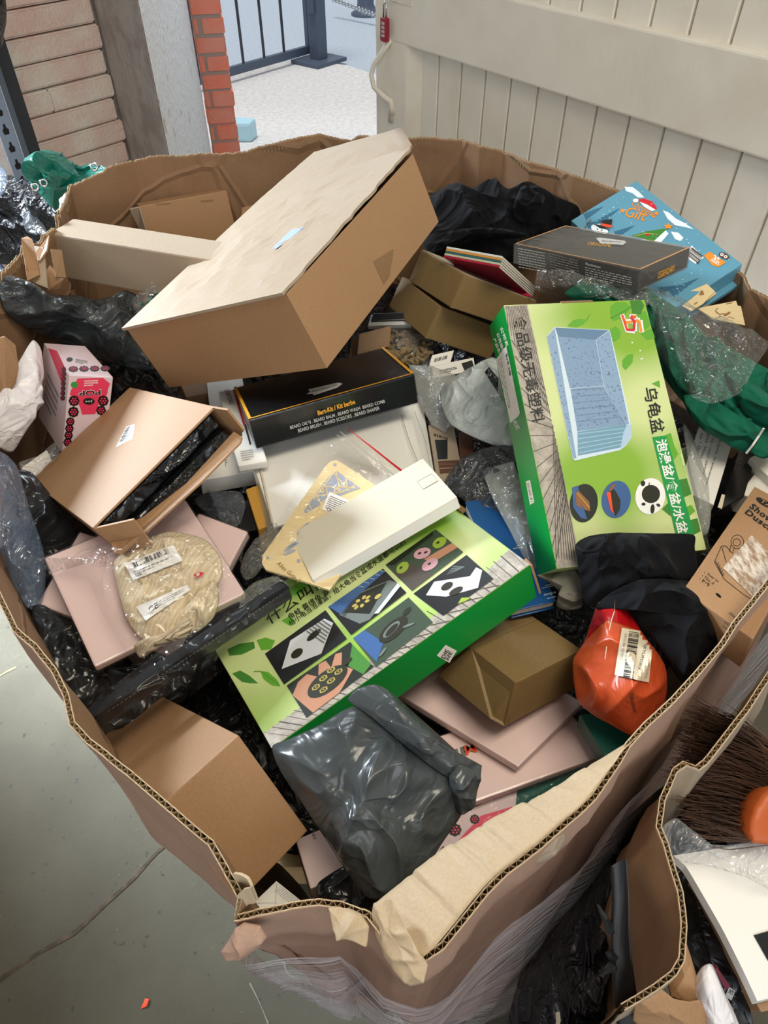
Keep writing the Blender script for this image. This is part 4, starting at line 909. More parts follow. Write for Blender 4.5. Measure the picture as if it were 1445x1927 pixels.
d.text('Bart-Kit / Kit barbe', (598,781), (668,759), (-2,-9), 'gold_print', 1, .035); d.text('BEARD OIL*3 . BEARD BALM . BEARD WASH  BEARD COMB', (546,807), (724,757), (-1.5,-6.5), 'silver_print', 1, .012); d.text('BEARD BRUSH . BEARD SCISSORS . BEARD SHAPER', (561,813), (714,770), (-1.5,-6.5), 'silver_print', 1, .012); d.done()
# white carton with a curved lid
A, B, C_, Dp = P(515,992,.905), P(826,905,.925), P(800,752,.92), P(466,845,.90)
t = empty('white_carton', (A+B+C_+Dp)/4, 'large white carton with a curved lid, under the beard kit with gold lettering', 'box')
ex = [(0,0)]
def curved(name, q, th, mat, lift, parent, n=24):
    V = []; F = []; 
    for i in range(n+1):
        for j in range(5):
            u, v = i/n, j/4; p = q[0]*(1-u)*(1-v)+q[1]*u*(1-v)+q[2]*u*v+q[3]*(1-u)*v; V.append(p + Vector((0,0,lift(u))))
    m_ = len(V); V += [v - Vector((0,0,th)) for v in V]
    for i in range(n):
        for j in range(4): a = i*5+j; F.append((a,a+5,a+6,a+1)); F.append((m_+a,m_+a+1,m_+a+6,m_+a+5))
    ring = [i*5 for i in range(n+1)] + [n*5+j for j in range(1,5)] + [i*5+4 for i in range(n-1,-1,-1)] + [j for j in range(3,0,-1)]
    for a, b in zip(ring, ring[1:]+ring[:1]): F.append((a, m_+a, m_+b, b))
    return mk(name, V, F, M[mat] if isinstance(mat, str) else mat, parent)
far = (C_ - B) + (B - A)*0; A2 = A; q = [A, B, C_ + (C_-B)*.25, Dp + (Dp-A)*.30]
curved('lid', q, .003, 'white_card', lambda u: .0 - .03*max(0, u-.8)**2/.04, t)
q2 = [A - Vector((0,0,.034)) + (B-A)*.02, B - Vector((0,0,.05)), q[2] - Vector((0,0,.05)), q[3] - Vector((0,0,.034)) + (B-A)*.02]
curved('body', q2, .03, 'white_card', lambda u: 0, t)
loose('side_wall', [P(516,990,.905), P(466,845,.90), P(467,843,.90) + (Dp-A)*.28, P(516,990,.905)+(Dp-A)*.02], .002, 'cream_card', t)
loose('tuck_edge', [P(470,846,.885), P(484,844,.905), P(515,985,.905), P(507,1000,.885)], .003, 'cream_card', t)
d = Decal(t, 'crease', Fr(A, B-A, Dp-A, .01), off=.0012); d.line([(755,782),(770,830),(790,880)], 1.2, 'grey_print', 0); d.line([(780,775),(800,830),(812,890)], 1, 'grey_print', 0); d.done('fold line')
# cards to the left of it
fr = three((448,877,.925), (503,868,.925), (411,737,.93), .012)
t = thing('notebook_pack', fr, 'narrow white notebook pack with grey title and red edge, left of the beard kit', 'notebook'); boxmesh('cover', fr, M['white_card'], t, .002)
d = Decal(t, 'cover_print', fr); d.text('OXFORD', (422,735), (432,763), (9,-2), 'black_print'); d.poly([(438,734),(441,733),(462,800),(458,801)], 'red_print'); d.poly([(459,800),(463,799),(473,836),(470,838)], 'black_print'); d.line([(449,816),(455,818),(452,822)], 2.5, 'black_print')
for i in range(16): a = 2.2 + i*.12; d.line([(440+6*math.cos(a), 800+6*math.sin(a)), (440+26*math.cos(a), 800+30*math.sin(a))], .6, 'silver_print', 1)
d.lines((452,850),(476,846),(4,20), 5, 'grey_print'); d.done(); boxmesh('wrap', fr, M['film_tight'], t, .002, .0012)
fr = three((398,800,.90), (470,790,.90), (388,715,.905), .008); carton('white_card', fr, 'white_card', 'plain white card leaning between the largest carton and the notebook pack', 'card')
fr = fit((-.2584, .8534, .8799), (4.1, 5.6, 21.3), (.0819, .1411, .0299)); t, b = carton('white_packet', fr, 'white_card', 'white slip box below the notebook pack, right of the opened brown carton')
d = Decal(t, 'small_print', fr); d.text('JIIK', (413,872), (427,870), (0,-8), 'grey_print', 1); d.text('F', (424,878), (429,877), (-1,-12), 'grey_print', 1); d.done()
fr = three((486,997,.885), (516,985,.885), (462,921,.89), .05); carton('yellow_carton', fr, 'yellow_card', 'small mustard-brown carton squeezed left of the large white carton')
fr = three((452,1003,.875), (490,996,.875), (436,946,.88), .04); carton('black_packet', fr, 'black_card', 'small black packet left of the mustard-brown carton', 'packet')
bag('grey_bag', [(366,938,.885),(400,925,.89),(450,925,.89),(462,950,.885),(450,990,.875),(420,990,.87),(380,960,.875)], 'film_grey', 'cloudy grey plastic bag under the white slip box', h=.02, depth=.03, amp=.014, f=(16, 40), rings=26, n=100, seed=75)
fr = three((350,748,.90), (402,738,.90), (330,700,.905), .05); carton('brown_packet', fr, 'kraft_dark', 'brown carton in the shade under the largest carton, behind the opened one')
# plywood plaque in a zip bag ------------------------------------------
fr0 = Fr(P(590,1108,.962), P(740,930,.968)-P(590,1108,.962), P(500,1058,.955)-P(590,1108,.962), .003)
A, B, Dp = P(588,1102,.96), P(702,905,.96), P(492,1060,.955)
A = P(575,1118,.958); B = P(715,922,.958); Dp = P(490,1058,.953); fr = Fr(A, B-A, (Dp-A)*1.0, .003)
ez = empty('plywood_plaque', fr.centre(), 'laser-cut plywood plaque with trellis cut-outs in a red-striped zip bag', 'plaque')
outl = []
pxo = [(500,1072),(493,1060),(494,1045),(612,878),(622,868),(634,866),(643,871),(745,940),(620,1110),(585,1098)]
pl = Fr(P(494,1056,.952), P(630,866,.955)-P(494,1056,.952), P(494,1056,.952)-P(590,1100,.955), .003)
if pl.n.z < 0: pl = Fr(pl.o, pl.ex, -pl.ey, .003)
V = [on_plane(x, y, pl.o, pl.n) for x, y in pxo]; n_ = len(V)
if (V[1]-V[0]).cross(V[2]-V[1]).dot(pl.n) < 0: V.reverse()
V2 = V + [v - pl.n*.003 for v in V]
mk('board', V2, [tuple(range(n_)), tuple(range(n_, 2*n_))[::-1]] + [(i, n_+i, n_+(i+1) % n_, (i+1) % n_) for i in range(n_)], M['wood_ply'], ez)
d = Decal(ez, 'cut_outs', Fr(pl.o, pl.ex, pl.ey, .003)); plain('cut_shadow', '#c8ccd6', .6); plain('cut_grey', '#9ba0ac', .7)
d.ell((630,875), (3,0), (0,3), 'cut_grey'); d.ell((504,1050), (3,0), (0,3), 'cut_grey')
tri = [(632,885),(678,919),(660,925),(612,945),(575,967),(572,962),(610,908)]
d.poly(tri, 'cut_grey')
for a, b in (((632,885),(640,927)),((612,905),(618,942)),((650,898),(655,925)),((595,930),(605,950)),((602,916),(668,918)),((590,935),(640,927)),((632,886),(590,940)),((655,902),(605,948)),((668,914),(640,928)),((582,950),(586,958)),((628,890),(652,920))): d.line([a, b], 2.2, 'wood_ply', 1)
for c in ((606,924),(633,924)): 
    for k in range(5): a = k*1.257; d.ell((c[0]+3.2*math.cos(a), c[1]+3.2*math.sin(a)), (1.8,0), (0,1.8), 'wood_ply', 2, 8)
    d.ell(c, (1.2,0), (0,1.2), 'wood_cut', 3, 8)
for c, w2 in (((548,1030),(14,-8)),((556,1022),(16,-10)),((545,1040),(12,-5)),((592,985),(18,-12)),((570,995),(12,-12))): d.ell(c, w2, (2,2.4), 'cut_grey', 1, 14)
d.ell((562,1056), (3,2), (-2,3), 'cut_grey', 1, 10)
d.text('Alles Gute 3', (520,1062), (562,1098), (4,-7), 'wood_cut', 1, 0, .35); d.done('laser-cut openings')
d = Decal(ez, 'sticker', Fr(pl.o, pl.ex, pl.ey, .003), off=.001); q = [(606,960),(620,926),(660,944),(640,972)]; d.poly(q, 'label_paper'); d.lines((621,934),(655,948),(-10,24), 7, 'black_print', 1, .35); d.text('CE', (614,961), (623,966), (2,-6), 'black_print', 1, .02); d.done('white sticker')
zb = pillow('zip_bag', [(478,1060,.954),(520,985,.957),(570,900,.959),(620,825,.96),(650,802,.962),(700,840,.963),(765,890,.935),(720,960,.935),(650,1050,.935),(590,1110,.935),(520,1085,.945)], M['film'], ez, .006, .003, .006, (14, 36), 34, 150, 3, 77, sharp=True, top_only=True)
d = Decal(ez, 'zip_strip', body=[zb], off=.001); d.quad([(650,803),(654,801),(757,884),(753,887)], 'red_print', 0, 14); d.line([(640,812),(742,894)], 1.2, 'silver_print', 0); d.line([(634,818),(734,900)], 1, 'silver_print', 0); d.done('red zip strip')
# lying turtle-tub box --------------------------------------------------
fr = fit((-.0191, .5085, .9196), (-11.9, -11.1, 34.0), (.3377, .2023, .0553))
t = thing('tub_box', fr, 'green printed tub box lying flat, with six photographs of turtles', 'box'); b = boxmesh('body', fr, M['green_gradient'], t, .0015)
fy = fr.face('y-'); d = Decal(t, 'side_print', fy, off=.0003); d.mb.add([fy.at(u,v,.0003) for u,v in ((.002,.01),(.998,.01),(.998,.985),(.002,.985))], [(0,1,2,3)], M['green_card'])
d.poly([(821,1233),(838,1213),(859,1224),(845,1247)], 'label_paper', 1); d.text('DIE', (829,1236), (838,1220), (6,3.5), 'black_print', 2, .02); d.text('35E', (836,1240), (845,1224), (6,3.5), 'black_print', 2, .02); d.done()
d = Decal(t, 'face_print', fr)
d.poly([(496,1381),(555,1338),(700,1240),(830,1150),(905,1085),(958,1034),(997,1062),(860,1160),(745,1242),(511,1408)], 'plank_print', 0)
for i in range(34):
    u = i/33; a = lp((498,1379),(956,1036),u); b_ = lp((520,1402),(990,1067), min(1, u + .05*(1-u))); d.line([a, b_], .8 + .7*((i*7) % 3), 'plank_line', 1)
for i in range(7): d.line([lp((720,1245),(900,1110),i/6), lp((752,1236),(940,1102),i/6)], 1.6, 'plank_line', 1)
for lf in ([(437,1268),(452,1262),(470,1272),(486,1286),(470,1286),(455,1283)],[(490,1263),(505,1265),(522,1280),(528,1292),(512,1290),(496,1278)],[(428,1222),(450,1212),(478,1208),(480,1220),(455,1232),(432,1234)],[(483,1205),(500,1200),(518,1206),(510,1222),(492,1224)],[(545,1108),(580,1088),(588,1094),(570,1115),(550,1122)],[(530,1168),(545,1160),(556,1170),(545,1178)]): d.poly(lf, 'leaf_print' if lf[0][0] > 480 else 'leaf_dark', 0)
d.line([(478,1264),(492,1264)], 1.2, 'leaf_dark', 1); d.line([(494,1265),(526,1290)], .8, 'leaf_dark', 1)
d.text('什么叫真', (508,1178), (622,1094), (-11,-20), 'black_print', 1, .005); d.text('角蛙 黄缘龟 非', (546,1168), (622,1117), (-6,-10), 'black_print', 1, .01); d.text('给小龟当泡澡盆，给大龟当食盆或水盆都可以的', (548,1180), (765,1024), (-6,-10), 'black_print', 1, .01)
P1q = [(499,1231),(613,1149),(653,1203),(535,1289)]; P2q = [(618,1143),(721,1071),(765,1116),(661,1196)]; P3q = [(726,1064),(820,997),(872,1040),(775,1113)]; P4q = [(540,1291),(659,1209),(703,1256),(577,1352)]; P5q = [(665,1202),(769,1125),(815,1172),(708,1256)]; P6q = [(778,1118),(878,1045),(929,1090),(834,1160)]
def shp(q, pts, mat, k): d.poly([bil(q, u, v) for u, v in pts], mat, k)
def el(q, c, rx, ry, mat, k, rot=0, n_=20): shp(q, [(c[0]+rx*math.cos(a)*math.cos(rot)-ry*math.sin(a)*math.sin(rot), c[1]+rx*math.cos(a)*math.sin(rot)+ry*math.sin(a)*math.cos(rot)) for a in [2*math.pi*i/n_ for i in range(n_)]], mat, k)
for q, m_ in ((P1q,'photo_black'),(P2q,'photo_black'),(P3q,'photo_green'),(P4q,'dark_photo'),(P5q,'photo_green'),(P6q,'photo_black')): d.poly(q, m_, 2)
shp(P1q, [(.08,.62),(.38,.12),(.92,.18),(.98,.42),(.62,.92)], 'photo_white', 3)
for i in range(6): shp(P1q, [(.62+i*.05,.17),(.64+i*.05,.17),(.74+i*.04,.72-i*.05),(.72+i*.04,.74-i*.05)], 'photo_grey', 4)
el(P1q, (.36,.52), .09, .11, 'turtle', 4); el(P1q, (.68,.38), .12, .08, 'turtle', 4, -.3)
shp(P2q, [(0,0),(.95,0),(.98,.12),(.45,.22),(.1,.5)], 'photo_blue', 3); shp(P2q, [(.05,.35),(.5,.18),(.95,.4),(1,.6),(.35,.98),(.2,.9)], 'photo_grey', 3); shp(P2q, [(.12,.38),(.5,.22),(.9,.4),(.4,.85)], 'dark_photo', 4)
el(P2q, (.42,.45), .23, .18, 'turtle', 5); 
for i in range(7): a = i*.9; el(P2q, (.42+.12*math.cos(a), .45+.09*math.sin(a)), .045, .035, 'turtle_line', 6, a, 8)
shp(P2q, [(.45,.93),(1,.62),(1,.75),(.5,1)], 'photo_white', 5); el(P2q, (.66,.6), .06, .05, 'turtle_line', 6)
for i in range(5): shp(P2q, [(.55+i*.1,.02),(.56+i*.1,.02),(.6+i*.1,.12),(.59+i*.1,.12)], 'photo_white', 4)
shp(P3q, [(0,0),(.95,0),(.9,.1),(.1,.14)], 'dark_photo', 3); shp(P3q, [(.02,.25),(.3,.4),(.42,1),(.0,1)], 'plank_line', 3); shp(P3q, [(.5,.5),(1,.6),(1,.8),(.55,.72)], 'skin_print', 3)
el(P3q, (.16,.34), .11, .14, 'frog_green', 4, .5); el(P3q, (.55,.34), .13, .16, 'frog_pink', 4, -.4); el(P3q, (.87,.38), .12, .14, 'frog_green', 4, .3); el(P3q, (.5,.72), .14, .14, 'frog_pink', 4)
for c in ((.52,.3),(.6,.38),(.5,.7),(.85,.36),(.14,.32)): el(P3q, c, .03, .03, 'dark_photo', 5, 0, 8)
shp(P4q, [(.0,.3),(.15,.1),(.3,.06),(.4,.3),(.5,.02),(.6,.05),(.6,.3),(.75,.05),(.83,.12),(.72,.42),(.8,.7),(.5,1),(.1,1)], 'skin_print', 3); shp(P4q, [(.78,.55),(1,.1),(1,.9),(.85,1)], 'leaf_dark', 3)
el(P4q, (.46,.55), .30, .28, 'turtle', 4, -.3); el(P4q, (.8,.42), .08, .07, 'turtle', 5)
for c in ((.3,.5),(.44,.42),(.58,.36),(.36,.68),(.5,.6),(.64,.52)): el(P4q, c, .062, .07, 'turtle_line', 5, -.3, 6); el(P4q, c, .04, .045, 'turtle', 6, -.3, 6); el(P4q, c, .015, .02, 'turtle_line', 7, 0, 6)
shp(P5q, [(0,0),(.2,0),(.3,.6),(.05,.9)], 'photo_blue', 3); el(P5q, (.52,.48), .27, .2, 'turtle', 4, -.4); el(P5q, (.84,.3), .09, .06, 'turtle', 4, -.6); el(P5q, (.5,.45), .17, .1, 'photo_grey', 5, -.4); el(P5q, (.5,.47), .13, .07, 'turtle', 6, -.4); el(P5q, (.2,.8), .09, .03, 'photo_grey', 5, -.5); el(P5q, (.72,.65), .1, .03, 'photo_grey', 5, .6)
shp(P6q, [(.1,.25),(.35,.08),(.78,.55),(.92,.62),(.75,.92),(.35,.62)][:3] + [(.95,.45),(.98,.62),(.72,.95),(.28,.62)], 'photo_white', 3); el(P6q, (.42,.4), .1, .1, 'turtle', 4); el(P6q, (.45,.66), .12, .09, 'turtle', 4, .3)
for i in range(5): shp(P6q, [(.55+i*.04,.12-i*.02),(.57+i*.04,.12-i*.02),(.72+i*.03,.2+i*.01),(.70+i*.03,.21+i*.01)], 'photo_grey', 3)
shp(P6q, [(.3,.98),(.42,.9),(.52,1.04),(.45,1.06)], 'frog_green', 4)
d.done()
loose('end_tab', [fr.at(1,.62,.0), fr.at(1,.9,.0), fr.at(1.018,.9,.002), fr.at(1.018,.62,.002)], .004, 'kraft_dark', t)
loose('end_tab', [fr.at(1,.0,-.004), fr.at(1,.05,.0), fr.at(1.02,.05,-.02), fr.at(1.012,.0,-.055)], .003, 'kraft', t)
# white slim carton on top
fr = fit((-.0135, .610, .974), (-6.6, -16.2, 26.1), (.1963, .0909, .0183))
t, b = carton('white_slim_carton', fr, 'cream_card', 'slim cream-white carton lying on top of the flat tub box', bevel=.001)
d = Decal(t, 'side_panel', fr.face('y-')); f2 = fr.face('y-'); d.mb.add([f2.at(u,v,.0004) for u,v in ((.004,.03),(.996,.03),(.996,.97),(.004,.97))], [(0,1,2,3)], M['white_card']); d.done()
d = Decal(t, 'patch', fr); d.poly([(785,907),(812,892),(824,905),(796,921)], 'cream_card', 0); d.line([(785,907),(812,892),(824,905),(796,921),(785,907)], .7, 'grey_print', 1); d.done()
for c in ((620,1020),(700,990),(760,905),(675,1010)): pass
# standing turtle-tub box -----------------------------------------------
fr = fit((.2724, .7259, 1.0196), (-5.8, 32.5, -79.9), (.3444, .2034, .0554))
t = thing('tub_box', fr, 'green printed tub box propped upright, with a blue tub pictured on its face', 'box'); b = boxmesh('body', fr, M['green_gradient'], t, .0015)
fy = fr.face('y-'); d = Decal(t, 'side_print', fy, off=.0003); d.mb.add([fy.at(u,v,.0003) for u,v in ((.002,.01),(.998,.01),(.998,.985),(.002,.985))], [(0,1,2,3)], M['green_card'])
d.poly([(934,676),(953,651),(979,777),(976,783),(961,796)], 'label_paper', 1); d.bars((955,664),(963,705),(-3,3), n=14); d.lines((944,672),(962,770),(-8,6), 3, 'grey_print', 2, .3)
d.text('公司名', (941,617), (953,652), (5,-3), 'white_print', 1, .02); d.text('公司地址', (934,628), (946,666), (5,-3), 'white_print', 1, .02); d.text('产品名称', (928,638), (942,674), (5,-3), 'white_print', 1, .02); d.text('北区', (965,792), (973,810), (7,-3), 'white_print', 1, .02)
d.poly([(990,906),(998,903),(1006,945),(998,950)], 'label_cream', 1); d.text('18.50/3E', (1000,945), (992,909), (4,-1.5), 'black_print', 2); d.done()
d = Decal(t, 'face_print', fr)
d.poly([(949,577),(992,573),(1012,665),(1036,785),(1062,905),(1083,1015),(1088,1064),(1049,1070)], 'plank_print', 0)
for i in range(14): u = i/13; d.line([(953+36*u, 576), lp((956,620),(1036,785),u)], 1, 'plank_line', 1)
for i in range(15):
    u = i/14; a = lp((962,640),(1045,1060),u); b_ = lp((1012,665),(1084,1020),u*.55+.2); d.line([a, b_], 1.5, 'plank_line', 1)
for i in range(9): u = i/8; d.line([lp((1040,800),(1080,1005),u*.5), lp((1046,1050),(1087,1058),u)], 1.4, 'plank_line', 1)
d.text('食品级无毒塑料', (963,598), (1001,798), (25,-5), 'black_print', 2, .012, 0, .98)
d.text('乌龟盆', (1209,731), (1226,818), (26,-4), 'black_print', 2, .012)
d.poly([(1227,823),(1253,820),(1306,1004),(1271,1006)], 'green_band', 1); d.text('泡澡盆/食盆/水盆', (1232,829), (1275,1006), (21,-4), 'white_print', 2, .02)
# pictured tub
d.poly([(1028,633),(1043,616),(1146,621),(1149,630),(1186,795),(1188,822),(1178,838),(1167,847),(1082,867),(1077,864)], 'tub_rim', 1)
d.poly([(1029,634),(1043,618),(1084,862),(1078,864)], 'tub_speck', 2); d.poly([(1044,617),(1145,622),(1120,640),(1050,634)], 'tub_dark', 2); d.poly([(1049,634),(1120,640),(1135,726),(1072,731)], 'tub_floor', 2)
d.poly([(1121,640),(1146,623),(1183,798),(1175,800),(1136,726)], 'tub_speck', 2); d.poly([(1073,732),(1135,727),(1176,800),(1086,812)], 'tub_floor', 2); d.poly([(1086,813),(1178,800),(1180,828),(1165,843),(1087,858)], 'tub_deep', 2); d.poly([(1178,800),(1186,800),(1187,822),(1178,836),(1166,845),(1172,815)], 'tub_light', 3)
for i in range(6): u = i/6; d.line([lp((1074,735),(1087,806),u), lp((1137,731),(1172,796),u)], .9, 'tub_dark', 3)
for i in range(5): u = (i+.5)/5; d.line([lp((1086,813),(1087,858),u), lp((1174,803),(1168,840),u)], 1.4, 'tub_light', 3)
for lf, mt in (([(1067,614),(1078,603),(1092,600),(1103,602),(1098,610),(1085,616)],'leaf_print'),([(1171,690),(1171,678),(1180,668),(1191,666),(1190,682),(1177,697)],'leaf_print'),([(1148,578),(1160,568),(1178,570),(1187,580),(1172,598),(1155,604),(1149,594)],'leaf_print'),([(1146,622),(1158,614),(1168,624),(1166,636),(1156,643),(1149,638)],'leaf_print'),([(1185,566),(1206,565),(1212,575),(1205,592),(1190,590)],'leaf_dark'),([(1200,592),(1214,585),(1224,612),(1212,622),(1202,612)],'leaf_print'),([(1205,628),(1226,618),(1232,636),(1218,640)],'leaf_print'),([(1244,822),(1262,815),(1268,838),(1276,855),(1266,868),(1258,850)],'leaf_print'),([(1268,905),(1292,900),(1301,930),(1282,938)],'leaf_dark'),([(1245,958),(1258,945),(1262,972)],'leaf_dark'),([(1283,958),(1300,950),(1308,962),(1296,972)],'leaf_print'),([(1294,980),(1312,975),(1318,1000),(1302,1008)],'leaf_dark'),([(1226,722),(1240,716),(1242,730)],'leaf_print')): d.poly(lf, mt, 0)
d.line([(1103,604),(1106,598),(1110,592)], 1, 'leaf_dark', 1); d.line([(1148,600),(1176,585),(1202,566)], 1.2, 'leaf_dark', 1)
for c in ((1189,645),(1204,660),(1208,675),(1206,676)): d.ell(c, (1.5,0), (0,1.5), 'white_print', 1, 8)
# emblem
d.line([(1170,592),(1176,612),(1180,624)], 8, 'white_print', 1); d.line([(1184,596),(1196,596),(1194,604)], 8, 'white_print', 1); d.line([(1176,606),(1204,603),(1207,626)], 9, 'white_print', 1); d.line([(1178,622),(1194,624),(1194,606),(1186,594)], 8, 'white_print', 1)
d.line([(1170,593),(1176,611),(1179,621)], 4.5, 'orange_red', 2); d.line([(1186,596),(1196,597)], 5, 'orange_red', 2); d.line([(1174,608),(1202,604),(1206,625)], 5, 'orange_print', 2); d.line([(1178,621),(1192,622),(1193,606),(1186,597)], 4.5, 'red_print', 3)
# three oval photographs
d.ell((1098,947), (26,4), (5,-36), 'dark_photo', 1); d.poly([(1076,918),(1086,914),(1104,978),(1092,975),(1078,955)], 'photo_blue', 2); plain('frog_brown', '#8a5a2c', .35); d.poly([(1082,928),(1088,924),(1108,945),(1110,962),(1100,960),(1090,948),(1094,958),(1084,952)], 'frog_brown', 3); d.line([(1085,928),(1108,956)], 1.5, 'turtle_line', 4)
d.ell((1159,940), (27,3), (5,-35), 'photo_blue', 1); d.poly([(1148,915),(1158,925),(1167,942),(1166,958),(1158,972),(1150,958),(1146,935)], 'turtle', 2); d.poly([(1140,927),(1148,926),(1152,958),(1155,968),(1148,960)], 'orange_red', 3); d.poly([(1144,924),(1150,914),(1157,910),(1156,915),(1150,924)], 'frog_brown', 3)
d.ell((1223,934), (28,3), (4,-34), 'white_print', 1); d.ell((1224,930), (17,2), (2,-17), 'turtle', 2); d.ell((1227,958), (4,1), (1,-9), 'turtle', 2, 12); d.ell((1209,910), (4,2), (2,-5), 'turtle', 2, 10); d.ell((1210,949), (4,0), (0,-3), 'turtle', 2, 10); d.ell((1238,951), (4,1), (0,-3), 'turtle', 2, 10); d.line([(1221,908),(1220,916)], 1.5, 'turtle', 2)
d.done()
loose('top_tab', [fr.at(-.002,.40,.001), fr.at(-.002,.62,.001), fr.at(-.012,.62,-.004), fr.at(-.012,.40,-.004)], .003, 'kraft_dark', t)
boxmesh('wrap', Fr(fr.at(.62,.985,0), fr.ex*.385, fr.ey*.03, fr.h), M['film_tight'], t, .002, .002)
# brown kraft carton pair and books -------------------------------------
fr = fit((.1136, 1.1673, .9333), (-5.3, 29.8, 23.0), (.1563, .1413, .0583)); t, b = carton('kraft_carton', fr, 'kraft', 'lower of two stacked kraft cartons, right of the largest carton', group='stacked kraft cartons')
def seams(t, fr):
    f1 = fr.face('y-'); V = [f1.at(u, v, .0012) for u, v in ((.0,.0),(.05,.0),(.05,1.0),(.0,1.0))]; loose('corner_lap', V, .001, 'kraft_olive', t)
b.data.materials[0] = M['kraft_olive']; seams(t, fr)
fr = fit((.1562, 1.1639, .9885), (-7.6, 28.2, 23.6), (.1713, .1413, .0558)); t, b = carton('kraft_carton', fr, 'kraft_olive', 'upper of two stacked kraft cartons, with thin books lying on it', group='stacked kraft cartons'); seams(t, fr); boxmesh('lid_lining', fr.sub(.01,.99,.01,.99,.0012,.001), M['kraft_pale'], t)
fr = fit((.1825, 1.1461, 1.032), (-39.7, -6.8, -36.7), (.1037, .1546, .0183))
plain('bk_white', '#cfd4d0', .3); plain('bk_orange', '#c98a3c', .35); plain('bk_teal', '#2c5f66', .35); plain('bk_red', '#a01c38', .35); plain('bk_cream', '#b7b8a0', .35)
for i, (m_, cl) in enumerate((('bk_white','white'),('bk_orange','orange'),('bk_teal','teal'),('bk_cream','grey-green'),('bk_red','red'))):
    h = fr.h / 5; f2 = Fr(fr.at(0, 0, -i*h), fr.ex, fr.ey, h*.94)
    t = thing('paperback', f2, cl + ('-spined thin paperback, ' + ('topmost of the little stack' if i == 0 else 'lowest of the little stack' if i == 4 else 'inside the little stack') + ' on the kraft cartons'), 'book', 'thin paperbacks on the kraft cartons')
    boxmesh('cover', f2, M[m_], t, .0006); boxmesh('pages', f2.sub(.02, 1.004, .02, 1.004, -h*.12, h*.7), M['page_edge'], t, .0003)
fbot = Fr(fr.at(0,0,-fr.h), fr.ex, fr.ey, .001)
A = P(835,488,1.005); bkq = [P(833,488,1.012), P(936,510,1.004), P(1004,560,.995), P(960,552,.992), P(880,512,1.0)]
loose('red_cover', bkq, .0015, 'bk_red', None)
tag(bpy.data.objects['red_cover'], 'dark red book cover hanging open under the thin paperbacks', 'book')
# black cloth at the back --------------------------------------------------
g = empty('black_garment', P(930,420,1.0), 'heap of black cloth at the back of the box, behind the thin paperbacks', 'clothing')
pillow('cloth', [(800,390,1.03),(818,360,1.04),(870,372,1.03),(905,352,1.05),(960,366,1.045),(1010,352,1.05),(1050,375,1.035),(1095,395,1.02),(1070,425,1.0),(1000,440,1.0),(975,470,.985),(930,488,.98),(880,470,.985),(838,478,.98),(805,475,.99),(790,440,1.0)], M['black_cloth'], g, .05, .12, .022, (6, 13), 54, 190, 3, 81, edge=.6)
pillow('fold', [(965,392,1.06),(975,362,1.075),(985,351,1.085),(1000,358,1.085),(1025,370,1.075),(1018,388,1.065),(990,396,1.06)], M['black_cloth'], g, .015, .02, .010, (18, 40), 22, 90, 3, 82)
pillow('waistband', [(800,462,1.0),(830,440,1.02),(880,430,1.03),(940,430,1.035),(990,440,1.03),(985,446,1.025),(930,440,1.028),(880,446,1.02),(840,462,1.005),(815,478,.99)], M['black_cloth'], g, .012, .015, .006, (20, 44), 20, 110, 3, 83)
# christmas gift box ---------------------------------------------------
A, B, C_, Dp = P(1045,446,1.03), P(1262,585,1.0), P(1397,497,1.045), P(1197,340,1.085)
Ax = Dp - C_ ; fr = Fr(A + (Dp - A)*0, B - A, Dp - A, .028)
fr = Fr(C_ - (C_ - B)*1.0 + (Dp - C_)*.98 - (Dp - C_)*0 if False else B + (Dp - C_), -(Dp - C_), C_ - B, .028)
t = thing('gift_box', fr, 'sky-blue Christmas gift box with a snowman, propped at the far right corner', 'box')
boxmesh('lid', fr, M['sky_card'], t, .0015)
f2 = Fr(fr.at(-.01,-.04,-fr.h-.001), fr.ex*1.05, fr.ey*1.02, .008); boxmesh('base', f2, M['sky_card'], t, .0015)
d = Decal(t, 'lid_print', fr)
def tree(c, L, w_, dr, mat, k=0):
    ax = (math.cos(dr), math.sin(dr)); pn = (-ax[1], ax[0]); pts = []
    n_ = 6
    for i in range(n_):
        s = i/n_; pts += [(c[0]+ax[0]*L*s+pn[0]*w_*(1-s), c[1]+ax[1]*L*s+pn[1]*w_*(1-s)), (c[0]+ax[0]*L*(s+.6/n_)+pn[0]*w_*(1-s)*.55, c[1]+ax[1]*L*(s+.6/n_)+pn[1]*w_*(1-s)*.55)]
    tip = (c[0]+ax[0]*L, c[1]+ax[1]*L); o = [(2*(c[0]+((p[0]-c[0])*ax[0]+(p[1]-c[1])*ax[1])*ax[0])-p[0], 2*(c[1]+((p[0]-c[0])*ax[0]+(p[1]-c[1])*ax[1])*ax[1])-p[1]) for p in pts]
    d.poly(pts + [tip] + o[::-1], mat, k)
tree((1100,408), 40, 8, -.5, 'sky_dark'); tree((1128,418), 46, 7, -.6, 'sky_dark'); tree((1158,442), 40, 8, -.45, 'sky_dark'); tree((1105,425), 30, 8, -.3, 'sky_dark'); tree((1262,552), 60, 11, -.5, 'sky_dark'); tree((1240,548), 36, 9, -.3, 'sky_dark')
d.poly([(1175,352),(1190,352),(1203,362),(1212,372),(1200,372),(1190,364),(1178,360)], 'snow_print', 0); d.poly([(1247,396),(1258,400),(1272,412),(1288,420),(1306,432),(1290,428),(1270,424),(1256,412)], 'snow_print', 0); d.poly([(1262,436),(1276,438),(1286,448),(1280,454),(1270,450)], 'snow_print', 0)
d.text('Christmas', (1188,388), (1233,412), (4,-11), 'orange_print', 1, .012, .35); d.text('Gift', (1176,408), (1216,418), (3,-20), 'orange_print', 1, .012, .35)
for c in ((1171,397),(1235,402)): d.ell(c, (4,1), (0,4), 'orange_print', 1, 6)
